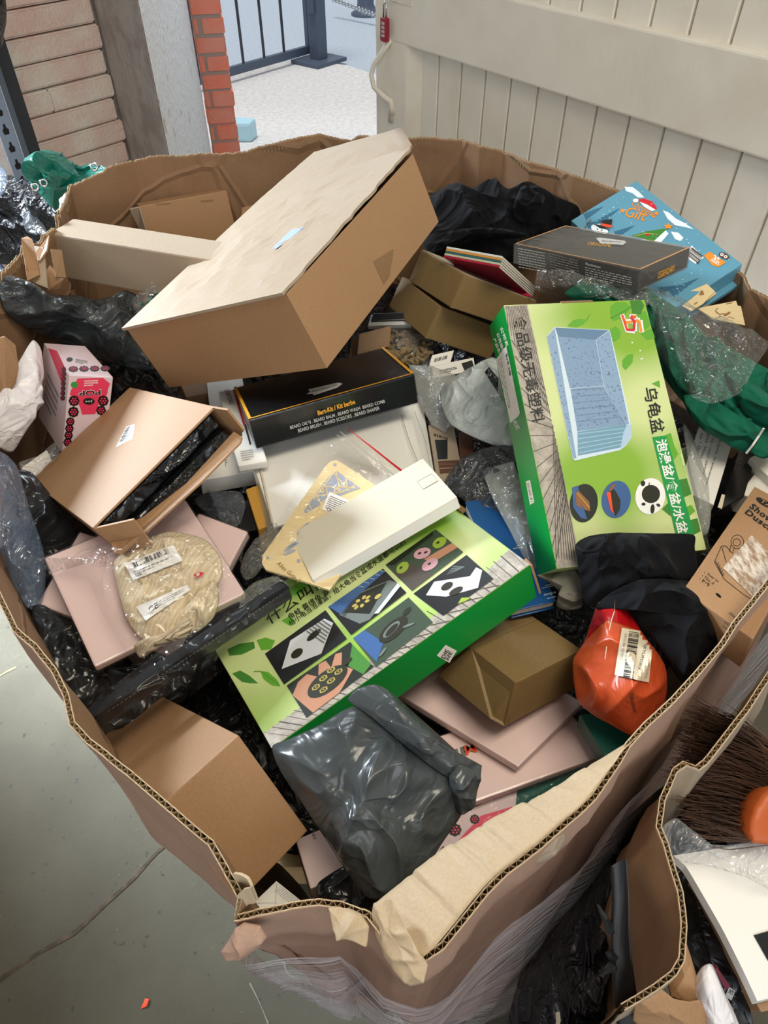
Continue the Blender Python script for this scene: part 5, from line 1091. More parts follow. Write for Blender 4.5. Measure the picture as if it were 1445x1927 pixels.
d.poly([(1200,376),(1212,374),(1228,380),(1236,392),(1232,397),(1220,388),(1206,384)], 'red_print', 1); d.poly([(1203,380),(1218,386),(1234,396),(1226,398),(1212,390)], 'white_print', 2); d.ell((1196,378), (5.5,0), (0,3.5), 'white_print', 2, 14)
d.ell((1128,432), (16,4), (0,-9), 'snow_print', 1, 18); d.poly([(1132,416),(1152,413),(1150,430),(1134,426)], 'black_print', 3); d.poly([(1116,422),(1136,426),(1148,434),(1128,430)], 'black_print', 3); d.poly([(1130,421),(1152,425),(1150,430),(1132,426)], 'orange_red', 4); d.ell((1124,432), (1.5,0), (0,1.2), 'black_print', 3, 8); d.ell((1132,434), (1.5,0), (0,1.2), 'black_print', 3, 8); d.line([(1100,430),(1108,418),(1112,414)], 1.5, 'brown_print', 2)
d.poly([(1188,444),(1208,448),(1228,456),(1250,436),(1256,430),(1240,432),(1215,436)], 'leaf_dark', 1); d.poly([(1205,452),(1240,442),(1250,430),(1258,440),(1244,456)], 'snow_print', 0)
st_ = []
for i in range(10): a = i*math.pi/5 - .3; r_ = 11 if i % 2 == 0 else 4.5; st_.append((1257+r_*math.cos(a), 427+r_*.62*math.sin(a)))
d.poly(st_, 'orange_print', 3); d.line([(1192,446),(1215,440),(1238,442)], 1.2, 'turtle_line', 3); d.ell((1218,442), (4,0), (0,2.5), 'red_print', 3, 10)
d.poly([(1290,484),(1301,462),(1324,485),(1308,497)], 'label_paper', 1); d.bars((1294,482),(1302,466),(20,16), n=14)
d.poly([(1324,481),(1336,474),(1362,492),(1366,494),(1352,503),(1340,500)], 'orange_print', 1); d.text('3+', (1342,489), (1354,493), (1,-9), 'white_print', 2, .03); d.text('AGES', (1336,492), (1352,500), (2,-6), 'white_print', 2, .02); d.ell((1362,482), (10,3), (0,-6), 'brown_print', 2, 16); d.ell((1358,480), (3.5,0), (0,-3), 'white_print', 3, 10); d.ell((1365,484), (3.5,0), (0,-3), 'white_print', 3, 10); d.ell((1358,480), (1.4,0), (0,-1.2), 'black_print', 4, 8); d.ell((1365,484), (1.4,0), (0,-1.2), 'black_print', 4, 8)
r = random.Random(2); q = [(1110,420),(1260,560),(1385,492),(1197,345)]
for i in range(70): c = bil(q, r.random(), r.random()); d.ell(c, (r.uniform(.7,1.5),0), (0,r.uniform(.5,1)), 'white_print', 1, 6)
d.done()
# second kit box --------------------------------------------------------
fr = fit((.3565, 1.1362, 1.0665), (-3.3, -9.7, -48.2), (.2426, .1399, .0301))
t = kit(fr, 'black kit box in a loose clear sleeve, resting on the sky-blue gift box', 0)
[c for c in t.children if c.name.startswith('wrap')][0].data.materials[0] = M['film_haze']
d = Decal(t, 'top_print', fr, off=.0018); plain('kit_top', '#4c4a46', .25)
for a in ((0,0,1,.02), (0,0,.012,1), (.985,0,1,1), (0,.98,1,1)): d.mb.add([fr.at(u, v, .0018) for u, v in ((a[0],a[1]),(a[2],a[1]),(a[2],a[3]),(a[0],a[3]))], [(0,1,2,3)], plain('copper_print', '#b98a5a', .4))
d.poly([(1121,450),(1128,449),(1175,455),(1178,458),(1172,463),(1130,460),(1126,456)], 'silver_print', 0); d.text("Men's Beard Kit", (1132,457), (1168,459), (1,-3), 'black_print', 1); d.text('ORIGINAL', (1105,463), (1150,467), (2,-6), 'gold_print', 0); d.done()
f1 = fr.face('y-'); d = Decal(t, 'front_print', f1, off=.0018); d.lines((976,466),(1028,476),(2,40), 8, 'silver_print', 0, .3); d.lines((1035,476),(1090,490),(2,34), 7, 'grey_print', 0, .3, 3); d.text('Manufacturer:', (1103,498), (1132,505), (0,-5), 'silver_print', 0, .02); d.lines((1102,502),(1190,522),(1,22), 5, 'silver_print', 0, .3, 4); d.lines((1098,528),(1128,534),(0,10), 2, 'silver_print', 0, .5, 5); d.done()
f1 = fr.face('x+'); d = Decal(t, 'end_print', f1, off=.0018); d.text('LEGENDARY', (1236,524), (1268,509), (0,-12), 'gold_print', 0, .02); d.done()
# plywood sheets at right -------------------------------------------------
def ply(name, pxz, cuts, label, group):
    V = [P(*p) for p in pxz]; nm = Vector()
    for i in range(len(V)): nm += (V[i]-V[0]).cross(V[(i+1) % len(V)]-V[0])
    nm.normalize(); c0 = sum(V, Vector())/len(V)
    V = [on_plane(p[0], p[1], c0, nm) for p in pxz]
    if nm.z < 0: nm = -nm; V.reverse()
    n_ = len(V); t = empty(name, sum(V, Vector())/n_, label, 'plywood sheet', group)
    mk('sheet', V + [v - nm*.003 for v in V], [tuple(range(n_)), tuple(range(n_,2*n_))[::-1]] + [(i, n_+i, n_+(i+1) % n_, (i+1) % n_) for i in range(n_)], M['wood_ply'], t)
    d = Decal(t, 'cut_outs', Fr(V[0], V[1]-V[0], nm.cross(V[1]-V[0]), .003))
    if d.fr.n.dot(nm) < 0: d.fr.n = -d.fr.n
    for c in cuts:
        if c[0] == 'p': d.poly(c[1], c[2], 0)
        else: d.line(c[1], c[3], c[2], 1)
    if cuts: d.done('laser-cut openings')
    return t
ply('plywood_sheet', [(1298,548,1.02),(1330,534,1.025),(1345,548,1.02),(1322,572,1.01),(1300,585,1.0),(1275,570,1.0)], [('p',[(1315,556),(1319,546),(1323,548),(1325,555),(1317,556)],'wood_cut'),('p',[(1305,572),(1312,568),(1313,570),(1306,574)],'wood_cut'),('p',[(1293,556),(1302,560),(1300,563),(1292,560)],'wood_cut')], 'upper laser-cut plywood sheet beside the sky-blue gift box', 'laser-cut plywood sheets')
ply('plywood_sheet', [(1312,580,1.0),(1385,566,1.005),(1388,575,1.0),(1394,576,1.0),(1402,612,.985),(1340,600,.985)], [('p',[(1323,575),(1334,573),(1334,575),(1323,577)],'wood_cut'),('p',[(1366,571),(1377,569),(1377,571),(1366,573)],'wood_cut'),('l',[(1350,580),(1346,586),(1354,592),(1362,590)],'wood_cut',1.6),('p',[(1360,592),(1374,586),(1374,590),(1364,596)],'wood_cut'),('l',[(1365,602),(1372,596),(1382,600)],'wood_cut',1)], 'larger laser-cut plywood sheet lying against the right wall, above the green fabric', 'laser-cut plywood sheets')
ply('plywood_sheet', [(1320,532,1.01),(1332,534,1.01),(1348,552,1.005),(1330,566,1.0),(1310,552,1.005)], [], 'plywood sheet mostly hidden behind the upper laser-cut one', 'laser-cut plywood sheets')
# green fabric in a clear bag ------------------------------------------------
g = empty('green_fabric', P(1340,680,1.0), 'rolled green fabric half inside a clear plastic bag, along the right wall', 'fabric')
pillow('cloth', [(1080,545,1.035),(1130,538,1.04),(1200,552,1.035),(1270,590,1.03),(1340,640,1.03),(1400,668,1.03),(1480,720,1.02),(1500,820,.99),(1440,862,.965),(1400,845,.965),(1330,800,.965),(1270,740,.97),(1225,670,.985),(1205,600,1.0),(1150,575,1.01)], M['green_cloth'], g, .035, .05, .03, (10, 24), 56, 220, 3, 85, stretch=(1.6,.7,1), edge=.5)
pillow('roll', [(1285,745,.995),(1330,745,1.01),(1380,775,1.01),(1425,800,1.005),(1436,812,1.0),(1405,852,.965),(1350,822,.965),(1300,785,.97)], M['green_cloth'], g, .03, .02, .006, (10, 24), 26, 110, 2.2, 86)
pillow('roll', [(1360,700,1.02),(1400,712,1.03),(1450,745,1.03),(1490,790,1.02),(1440,800,1.0),(1395,772,1.005)], M['green_cloth'], g, .03, .02, .006, (10, 24), 26, 110, 2.2, 87)
pillow('fold', [(1062,552,1.042),(1095,532,1.05),(1150,534,1.05),(1215,546,1.046),(1290,590,1.04),(1330,640,1.035),(1270,640,1.03),(1228,600,1.035),(1200,574,1.038),(1120,566,1.038)], M['green_cloth'], g, .014, .03, .012, (14, 30), 28, 130, 3, 89)
V, F = tube([P(1437,806,1.008), P(1428,820,.995), P(1416,838,.985), P(1404,853,.972)], .0016, 6); tag(mk('white_cord', V, F, M['white_card'], g), 'white cord')
pillow('clear_bag', [(1008,545,1.045),(1012,508,1.06),(1035,514,1.06),(1080,532,1.055),(1140,540,1.055),(1225,548,1.055),(1290,575,1.055),(1350,605,1.055),(1445,642,1.05),(1420,690,1.05),(1392,740,1.035),(1340,760,1.03),(1300,745,1.03),(1255,690,1.03),(1225,640,1.03),(1210,566,1.03),(1120,560,1.03),(1050,566,1.03)], M['film_veil'], g, .030, .004, .010, (16, 38), 56, 230, 4, 88, edge=.3, top_only=True)
# middle gap ------------------------------------------------------------------
bag('silver_mailer', [(828,738,.945),(848,715,.96),(888,690,.97),(925,672,.975),(950,690,.97),(965,760,.95),(968,845,.92),(930,838,.92),(890,822,.925),(850,800,.93),(835,775,.935)], 'silver_poly', 'pale grey plastic mailer with a torn hole, left of the upright tub box', h=.03, depth=.04, amp=.012, f=(12, 30), rings=42, n=160, seed=91)
o = bpy.data.objects['silver_mailer']; d = Decal(o, 'torn_hole', body=[o]); d.quad([(912,700),(920,690),(938,712),(936,738)], 'black_poly', 0, 8); d.done('torn hole showing black film')
bag('frosted_bag', [(768,686,.93),(810,688,.93),(858,706,.925),(882,730,.915),(850,800,.90),(838,815,.895),(812,800,.90),(795,770,.905),(782,730,.915)], 'film_frost', 'frosted zip bag between the beard kit and the pale grey mailer', h=.012, depth=.015, amp=.004, f=(10, 26), rings=24, n=110, seed=92, sharp=True)
bag('dark_film_bag', [(835,912,.905),(862,868,.92),(905,845,.925),(965,838,.925),(968,880,.92),(940,905,.915),(950,960,.90),(955,1002,.89),(905,975,.89),(870,940,.895)], 'film_dark', 'clear film bag over dark goods, below the pale grey mailer', h=.02, depth=.004, amp=.012, f=(14, 34), rings=34, n=140, seed=93)
bag('black_pouch', [(840,915,.885),(900,850,.90),(965,845,.90),(970,900,.89),(955,985,.875),(900,955,.875)], 'black_poly', 'black pouch showing through the clear film bag', h=.012, depth=.03, amp=.008, f=(12, 30), rings=24, n=110, seed=94)
bag('frosted_pouch', [(905,884,.93),(966,868,.935),(985,920,.925),(1004,1000,.91),(1012,1082,.895),(1003,1086,.895),(962,1004,.905),(930,945,.918)], 'film_frost', 'frosted grey pouch leaning on the left side of the upright tub box', h=.008, depth=.012, amp=.003, f=(10, 24), rings=24, n=110, seed=95, sharp=True)
A, B, Dp = P(965,1150,.895), P(1047,1131,.895), P(875,945,.905); fr = Fr(A, B-A, Dp-A, .018)
t = thing('blue_book', fr, 'thick blue hardback book, its corner showing right of the flat tub box', 'book'); boxmesh('cover', Fr(fr.o, fr.ex, fr.ey, .002), M['blue_card'], t, .0008); boxmesh('pages', fr.sub(.02,.985,.015,.99,-.002,.013), M['page_edge'], t); boxmesh('back_cover', fr.sub(0,1,0,1,-.0155,.002), M['blue_card'], t)
d = Decal(t, 'cover_print', fr); d.text('to Extrem', (1046,1113), (1024,1118), (-1,5), 'white_print', 0); d.lines((1040,1104),(1018,1108),(-1,-7), 2, 'silver_print', 0); d.lines((1046,1122),(1020,1128),(0,4), 1, 'silver_print', 0); d.lines((985,1030),(965,1034),(-2,-8), 2, 'silver_print', 0); d.done()
bag('grey_garment', [(1010,1082,.92),(1040,1078,.925),(1080,1072,.93),(1096,1100,.925),(1095,1142,.91),(1065,1148,.905),(1047,1140,.905),(1052,1115,.91),(1035,1098,.915)], 'grey_cloth', 'grey cloth corner under the upright tub box', cat='clothing', h=.015, depth=.02, amp=.01, f=(14, 30), rings=24, n=100, seed=96)
fr = three((822,908,.885), (872,900,.885), (806,800,.895), .04); t = thing('photo_box', fr, 'small kraft box with a dark window, right of the large white carton', 'box'); boxmesh('body', fr, M['kraft_pale'], t, .001)
d = Decal(t, 'print', fr); d.poly([(818,828),(842,828),(842,864),(824,865)], 'photo_black'); d.poly([(824,868),(862,866),(866,888),(828,892)], 'brown_print'); d.line([(826,874),(864,874)], 1.5, 'kraft_dark', 1); d.line([(828,882),(866,880)], 1.5, 'kraft_pale', 1); d.bars((816,816),(842,824),(0,5), n=12); d.done()
fr = three((868,900,.88), (895,890,.88), (862,815,.89), .04); carton('brown_packet', fr, 'brown_print', 'dark brown packet behind the small kraft box with a window', 'packet')
for q, lb_ in (((812,694),'upper'),((808,712),'lower')): pass
A, B, Dp = P(806,692,.915), P(848,682,.915), P(813,668,.925); fr = Fr(A, B-A, Dp-A, .02); t, b = carton('barcode_box', fr, 'white_card', 'small white box with a barcode, under the kraft cartons, the rear of two'); d = Decal(t, 'barcode', fr); d.bars((816,682),(840,676),(2,-7), n=14); d.done()
A, B, Dp = P(822,706,.91), P(893,700,.91), P(812,690,.918); fr = Fr(P(815,712,.905), P(895,696,.905)-P(815,712,.905), P(812,688,.915)-P(815,712,.905), .02); t, b = carton('barcode_box', fr, 'white_card', 'small white box with black print, in front of the barcode box'); d = Decal(t, 'print', fr); d.poly([(868,684),(888,678),(893,694),(874,698)], 'black_print'); d.lines((825,698),(860,690),(2,8), 3, 'black_print'); d.done()
fr = three((692,613,.94), (775,610,.94), (698,592,.95), .012); t, b = carton('white_tray', fr, 'pale_plastic', 'pale plastic tray edge in the gap right of the largest carton', 'tray'); boxmesh('dark_lid', fr.sub(.05,.95,.3,1,.004,.006), M['dark_plastic'], t)
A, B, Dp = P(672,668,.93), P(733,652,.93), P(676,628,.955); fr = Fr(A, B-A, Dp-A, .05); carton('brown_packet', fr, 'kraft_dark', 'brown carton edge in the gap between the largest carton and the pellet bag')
# pellets in a bag
g = empty('pellet_bag', P(770,650,.92), 'clear bag of brown pellets in the gap below the kraft cartons', 'bag')
mb = MB(); r = random.Random(9)
for i in range(170):
    u, v = r.random(), r.random(); px, py = 728 + u*80, 612 + v*72
    if abs(px-768)/44 + abs(py-648)/44 > 1.35: continue
    c = P(px, py, .918 + r.uniform(-.006,.008)); a = Vector((r.uniform(-1,1), r.uniform(-1,1), r.uniform(-.3,.3))).normalized()*r.uniform(.005,.011); mb.add(*tube([c-a, c+a], r.uniform(.0028,.004), 7))
plain('pellet', '#8a7552', .85, '#6e5c40', 60); o = mb.build('pellets', M['pellet'], g); o['kind'] = 'stuff'
pillow('bag_film', [(725,612,.925),(770,605,.93),(812,615,.928),(812,660,.915),(800,695,.905),(765,698,.905),(738,685,.91),(726,650,.918)], M['film_soft'], g, .012, .02, .006, (20, 44), 20, 90, 3, 97)
# right-hand side ----------------------------------------------------------------
bag('grey_sleeve', [(1285,800,.945),(1300,815,.945),(1330,900,.93),(1338,960,.92),(1332,1005,.91),(1318,1000,.915),(1300,900,.93)], 'film_frost', 'frosted sleeve squeezed along the right side of the upright tub box', h=.008, depth=.01, amp=.003, f=(10, 22), rings=18, n=90, seed=98)
A, B, Dp = P(1275,918,.925), P(1343,950,.925), P(1318,795,.935); fr = Fr(A, B-A, Dp-A, .016); t = thing('white_book', fr, 'white book with lines of black lettering, between the upright tub box and the green fabric', 'book'); boxmesh('cover', fr, M['white_card'], t, .001)
d = Decal(t, 'cover_print', fr); d.text('bczynka  do przecierania', (1352,828), (1326,910), (6,2), 'black_print', 0); d.text('nie i innych warzyw', (1338,824), (1320,892), (6,2), 'black_print', 0); d.text('ptak  Miesz', (1330,816), (1316,862), (6,2), 'black_print', 0); d.text('stw  I  Ow', (1318,815), (1310,850), (6,2), 'black_print', 0); d.done()
A, B, Dp = P(1352,962,.91), P(1400,935,.91), P(1388,850,.925); fr = Fr(A, B-A, Dp-A, .03); t, b = carton('black_carton', fr, 'black_card', 'black carton standing right of the white book'); d = Decal(t, 'small_print', fr); d.lines((1382,868),(1394,862),(6,10), 3, 'grey_print'); d.poly([(1350,955),(1358,930),(1364,932),(1358,958)], 'label_cream', 0); d.done()
A, B, Dp = P(1392,928,.905), P(1470,960,.905), P(1425,884,.912); fr = Fr(A, B-A, Dp-A, .04); carton('white_packet', fr, 'white_card', 'white packet behind the brown shower-caddy carton')
A, B, Dp = P(1408,828,.935), P(1470,880,.93), P(1440,815,.945); fr = Fr(P(1410,862,.93), P(1480,930,.92)-P(1410,862,.93), P(1470,830,.94)-P(1410,862,.93), .02); carton('white_packet', fr, 'white_card', 'white packet under the green fabric at the right edge')
A, B, Dp = P(1285,1110,.985), P(1420,1205,.995), P(1420,915,.965); fr = Fr(A, (B-A)*.98, Dp-A, .045)
t, b = carton('shower_caddy_carton', fr, 'kraft', 'brown carton printed with a shower caddy drawing, at the right wall')
d = Decal(t, 'front_print', fr)
d.ell((1437,946), (14,9), (4,-4), 'black_print', 0, 16); d.text('TAI', (1429,944), (1452,960), (4,-5), 'kraft', 1, .01)
d.text('Show', (1408,955), (1450,986), (9,-8), 'black_print', 0, .035, 0, 1.1); d.text('Dusch', (1400,966), (1450,1002), (8,-8), 'black_print', 0, .035, 0, 1.1)
ln = lambda pts: d.line(pts, 1.1, 'black_print', 0)
ln([(1357,1028),(1344,1058),(1352,1072),(1362,1090),(1400,1120),(1420,1132)]); ln([(1357,1028),(1366,1028),(1378,1042)]); ln([(1358,1030),(1366,1058)])
ln([(1384+12*math.cos(a*.35)+3, 1020+13*math.sin(a*.35)) for a in range(19)]); ln([(1386+7*math.cos(a*.5), 1021+7*math.sin(a*.5)) for a in range(14)]); ln([(1375,1026),(1372,1040)]); ln([(1381,1032),(1378,1042)])
for i in range(5): ln([(1346+i*2.5,1056+i*5),(1350+i*2.5,1064+i*5),(1352+i*2.5,1058+i*5)])
for i, s in enumerate(('Easy to', 'No d', 'M')): d.text(s, (1330-i*5, 1083+i*6), (1350-i*5-i*4, 1098+i*6-i*3), (3,-5), 'black_print', 0); d.ell((1326-i*4.5, 1078+i*6), (1,0), (0,1), 'black_print', 0, 8)
d.text('able', (1371,1155), (1381,1164), (3,-5), 'black_print', 0); d.text('erkzeu', (1362,1172), (1378,1186), (3,-5), 'black_print', 0); d.text('ung', (1358,1182), (1370,1192), (3,-5), 'black_print', 0)
n = N('scraped_paper'); n.set(n.mix(n.ramp(n.noise(160, 4, .7, (1, .3, 1), (0,0,.6)), [(.4, 0.0), (.6, 1.0)]), '#d2c8bc', '#8f7358'), .85); M['scraped_paper'] = n.m
d.poly([(1360,1070),(1414,1008),(1450,1045),(1450,1090),(1420,1128)], 'scraped_paper', 2); d.done()
# black shorts and the orange pouch --------------------------------------------
A, B, Dp = P(1090,1345,.845), P(1140,1425,.845), P(1190,1330,.85); fr = Fr(A, B-A, (Dp-A), .03); carton('green_folder', fr, 'teal_card', 'dark green slab in the gap under the orange pouch', 'folder')
sh = empty('black_shorts', P(1210,1120,.98), 'black cloth shorts draped over the foot of the upright tub box', 'clothing')
pillow('upper_leg', [(1082,1028,.985),(1105,1010,.99),(1150,1003,.99),(1220,1003,.99),(1304,1005,.985),(1308,1030,.98),(1312,1070,.97),(1300,1092,.965),(1250,1100,.965),(1190,1105,.965),(1150,1128,.95),(1125,1142,.94),(1100,1135,.94),(1092,1090,.955)], M['black_cloth'], sh, .02, .03, .014, (9, 20), 44, 170, 3, 101, edge=.5)
pillow('lower_leg', [(1120,1145,.955),(1150,1115,.97),(1200,1092,.985),(1240,1088,.985),(1290,1092,.98),(1340,1105,.975),(1372,1112,.97),(1384,1135,.965),(1366,1165,.955),(1360,1215,.945),(1330,1255,.94),(1288,1290,.93),(1270,1260,.935),(1230,1200,.95),(1180,1150,.96)], M['black_cloth'], sh, .03, .04, .014, (8, 18), 48, 180, 3, 102, edge=.5)
V, F = tube([P(*p) for p in ((1084,1030,.996),(1100,1040,1.0),(1125,1036,1.004),(1138,1020,1.0),(1136,1008,.996))], .0022, 6); mk('hem', V, F, M['black_cloth'], sh, smooth=True)
n = N('orange_pouch'); tc = n.nd('ShaderNodeSeparateXYZ'); n.ln(n.co(), tc.inputs[0]); n.set(n.mix(n.ramp(tc.outputs[1], [(.47, 0.0), (.53, 1.0)]) if False else 0.0, '#c4502a', '#b0131a'), .33); rr = n.ramp(n.noise(11, 3, .5, None, None, 1.2), [(.36, 0.0), (.5, 1.0), (.64, 0.0)]); n.bump(rr, .25, .004); M['orange_pouch'] = n.m
op = empty('orange_pouch', P(1165,1265,.92), 'orange foil pouch with a white barcode label, by the near right rim', 'pouch')
ob = pillow('body', [(1118,1152,.945),(1128,1132,.955),(1155,1128,.96),(1180,1140,.955),(1208,1188,.945),(1250,1250,.93),(1256,1300,.92),(1248,1335,.91),(1225,1368,.90),(1190,1385,.89),(1150,1365,.89),(1115,1345,.89),(1085,1315,.90),(1078,1244,.92),(1100,1205,.93)], M['orange_pouch'], op, .04, .03, .02, (8, 20), 46, 170, 2.6, 105, edge=.5)
d = Decal(op, 'top_band', body=[ob]); d.quad([(1119,1152),(1129,1134),(1154,1130),(1143,1165)], 'red_poly', 0, 10); d.quad([(1154,1130),(1179,1142),(1206,1187),(1143,1165)], 'red_poly', 0, 10); d.quad([(1119,1152),(1143,1165),(1125,1180),(1104,1202)], 'red_poly', 0, 8); d.done('dark red top band')
d = Decal(op, 'barcode_label', body=[ob], off=.0035); q = [(1171,1180),(1212,1186),(1231,1228),(1222,1283)]; q = [(1170,1181),(1230,1192),(1221,1284),(1156,1270)]; d.quad(q, 'label_cream', 0, 12); d.bars((1172,1275),(1184,1188),(19,3), n=40); d.text('X0029UT9JF', (1198,1260), (1211,1210), (7,1), 'black_print', 2); d.text('8 WOCEN KINDIY ZUCHELN', (1168,1235), (1176,1192), (4,.5), 'grey_print', 2); d.text('1001ES-DE-928', (1213,1277), (1220,1248), (4,.5), 'grey_print', 2); d.text('Aus 20', (1226,1224), (1229,1210), (2.5,.3), 'grey_print', 2); d.done('white barcode label')
d = Decal(op, 'seam', body=[ob], off=.001); d.line([(1158,1128),(1156,1150),(1148,1175),(1138,1240)], 1.6, 'label_cream', 0); d.done(); d = Decal(op, 'lettering', body=[ob]); d.text('WHANAKY', (1191,1342), (1184,1305), (7,-1), 'brown_print', 0, .01); d.done()
# kraft carton at the right of the tub box -----------------------------------------
fr = fit((.1682, .472, .8588), (-13.3, 12.5, 33.7), (.1121, .0728, .0619))
t, b = carton('kraft_mailer', fr, 'kraft_olive', 'olive-brown kraft mailer with a sloping end, beneath the flat tub box'); boxmesh('top_deck', fr.sub(0,1,1.0,2.2,0,fr.h), M['kraft_olive'], t, .0015)
a, b_ = fr.at(0,0,.001), fr.at(0,1,.001); 
loose('sloping_end', [a, b_, P(824,1270,fr.at(0,1,-fr.h).z+.012), P(922,1352,fr.at(0,0,-fr.h).z+.012), P(950,1367,fr.at(0,0,-fr.h).z+.008)], .003, 'kraft_olive', t)
# pink slabs right ---------------------------------------------------------------
A, B, Dp = P(975,1443,.81), P(1098,1322,.81), P(748,1305,.81); fr = Fr(A, B-A, Dp-A, .014); slab('wrapped_album', fr, 'upper pink film-wrapped album, under the olive-brown kraft mailer', 'pink albums at the right')
A, B, Dp = P(800,1542,.79), P(1141,1420,.79), P(720,1420,.79); fr = Fr(A, B-A, Dp-A, .014); t = slab('wrapped_album', fr, 'lower pink film-wrapped album with iridescent letters, reaching the near right rim', 'pink albums at the right')
d = Decal(t, 'letters', fr, off=.0019); d.text('MISS', (893,1398), (815,1425), (5,18), 'photo_grey', 0, .01); d.text('M', (893,1398), (872,1405), (5,18), 'orange_red', 1, .01); d.done()
pillow('loose_film', [(868,1522,.80),(1000,1478,.80),(1140,1422,.805),(1130,1445,.795),(1000,1500,.79),(900,1560,.785),(850,1570,.785)], M['film'], t, .006, .003, .006, (16, 40), 18, 110, 3, 110, top_only=True)
A, B, Dp = P(905,1575,.76), P(1110,1470,.76), P(880,1500,.76); fr = Fr(A, B-A, Dp-A, .02); carton('teal_folder', fr, 'teal_card', 'dark teal folder under the lower pink album', 'folder')
A, B, Dp = P(760,1660,.80), P(940,1590,.80), P(820,1540,.805); fr = Fr(P(800,1700,.76), P(965,1600,.76)-P(800,1700,.76), P(820,1560,.765)-P(800,1700,.76), .04)
t, b = carton('popcorn_box', fr, 'white_card', 'pink and white box with a barcode, half hidden under the lower pink album'); b.data.materials[0] = M['pop_pink']
d = Decal(t, 'print', fr); d.poly([(850,1595),(905,1535),(975,1515),(990,1530),(900,1590),(858,1612)], 'hot_pink', 0); d.text('POP', (880,1586), (917,1544), (8,5), 'black_print', 2, .03); flower(d, (856,1562), 12, 1); flower(d, (893,1542), 9, 1); d.bars((808,1622),(834,1592),(7,8), n=14); d.done()
# near corner --------------------------------------------------------------------
A, B, Dp = P(584,1673,.84), P(660,1640,.84), P(556,1580,.845); fr = Fr(A, B-A, Dp-A, .07); t, b = carton('pink_carton', fr, 'pink_card', 'pale pink carton standing between the near brown carton and the dark grey mailer'); d = Decal(t, 'symbols', fr)
for c in ((586,1561),(590,1571),(592,1577)): d.ell(c, (3,1), (1,-2.5), 'brown_print', 0, 12); d.ell(c, (1.8,.6), (.6,-1.4), 'pink_card', 1, 10)
d.done()
fr = fit((-.08, .262, .80), (2, 8, -38), (.03, .05, .10))
A, B, Dp = P(500,1722,.83), P(577,1704,.815), P(477,1700,.835); A, B, Dp = P(477,1700,.84), P(498,1722,.835), P(519,1659,.845)
fr = Fr(A, (B-A), Dp-A, .10); t = thing('white_carton', fr, 'small white carton standing on end inside the near corner', 'box')
e0, e1 = P(477,1701,.83), P(519,1659,.83); f0, f1 = P(576,1704,.80), P(500,1730,.80)
fr = Fr(f1 + Vector((0,0,.02)), P(590,1705,.82) - (f1 + Vector((0,0,.02))), e1 - (P(590,1705,.82)), .06); bpy.data.objects.remove(t)
fr = three((498,1724,.825), (600,1722,.825), (474,1698,.83), .06); fr = Fr(P(498,1724,.825), P(585,1715,.825)-P(498,1724,.825), P(517,1659,.83)-P(560,1690,.828), .06)
t = thing('white_carton', fr, 'small white carton with fine print standing inside the near corner', 'box'); 
V = [P(476,1700,.83), P(520,1658,.835), P(580,1706,.825), P(500,1726,.825)]
W2 = [v - Vector((0,0,.03)) for v in V]; mk('body', W2 + V, BOXF if True else None, M['white_card'], t)
d = Decal(t, 'fine_print', Fr(V[3], V[2]-V[3], V[0]-V[3], .01)); d.line([(477,1700),(518,1699),(540,1712)], .8, 'grey_print', 0); d.line([(518,1699),(521,1662)], .8, 'grey_print', 0); d.lines((528,1668),(572,1702),(-14,10), 5, 'grey_print', 0, .3); d.done()
bag('black_film', [(600,1660,.86),(650,1630,.87),(690,1650,.87),(735,1690,.86),(700,1720,.85),(640,1700,.845),(600,1690,.845)], 'black_poly', 'scrap of black film beneath the dark grey mailer at the near rim', h=.01, depth=.04, amp=.01, f=(14, 34), rings=24, n=100, seed=115)
# dark grey mailer in front --------------------------------------------------------
gm = empty('grey_mailer', P(700,1480,.96), 'large dark grey plastic mailer lying at the front, over the flat tub box', 'bag')
pillow('front', [(513,1405,.965),(545,1390,.975),(600,1365,.99),(650,1335,1.0),(690,1330,1.0),(760,1395,.99),(830,1450,.98),(880,1475,.965),(870,1530,.95),(830,1590,.94),(795,1645,.94),(752,1675,.935),(722,1692,.93),(690,1688,.92),(640,1620,.925),(580,1530,.94),(530,1455,.955)], M['grey_poly'], gm, .03, .04, .014, (9, 22), 60, 220, 3, 120, edge=.4, stretch=(1.3,.8,1))
pillow('rolled_fold', [(655,1318,1.005),(672,1296,1.015),(705,1288,1.02),(735,1302,1.015),(800,1360,1.0),(850,1405,.99),(885,1440,.98),(905,1440,.975),(900,1470,.968),(880,1478,.97),(830,1455,.985),(770,1410,.995),(700,1350,1.005)], M['grey_poly'], gm, .022, .02, .006, (9, 24), 40, 180, 2.2, 121, edge=.3)
pillow('crumpled_end', [(845,1460,.99),(865,1440,.995),(888,1446,.99),(906,1440,.985),(902,1475,.975),(888,1515,.962),(862,1530,.955),(850,1495,.97)], M['grey_poly'], gm, .014, .02, .014, (18, 44), 26, 100, 3, 122, edge=.6)

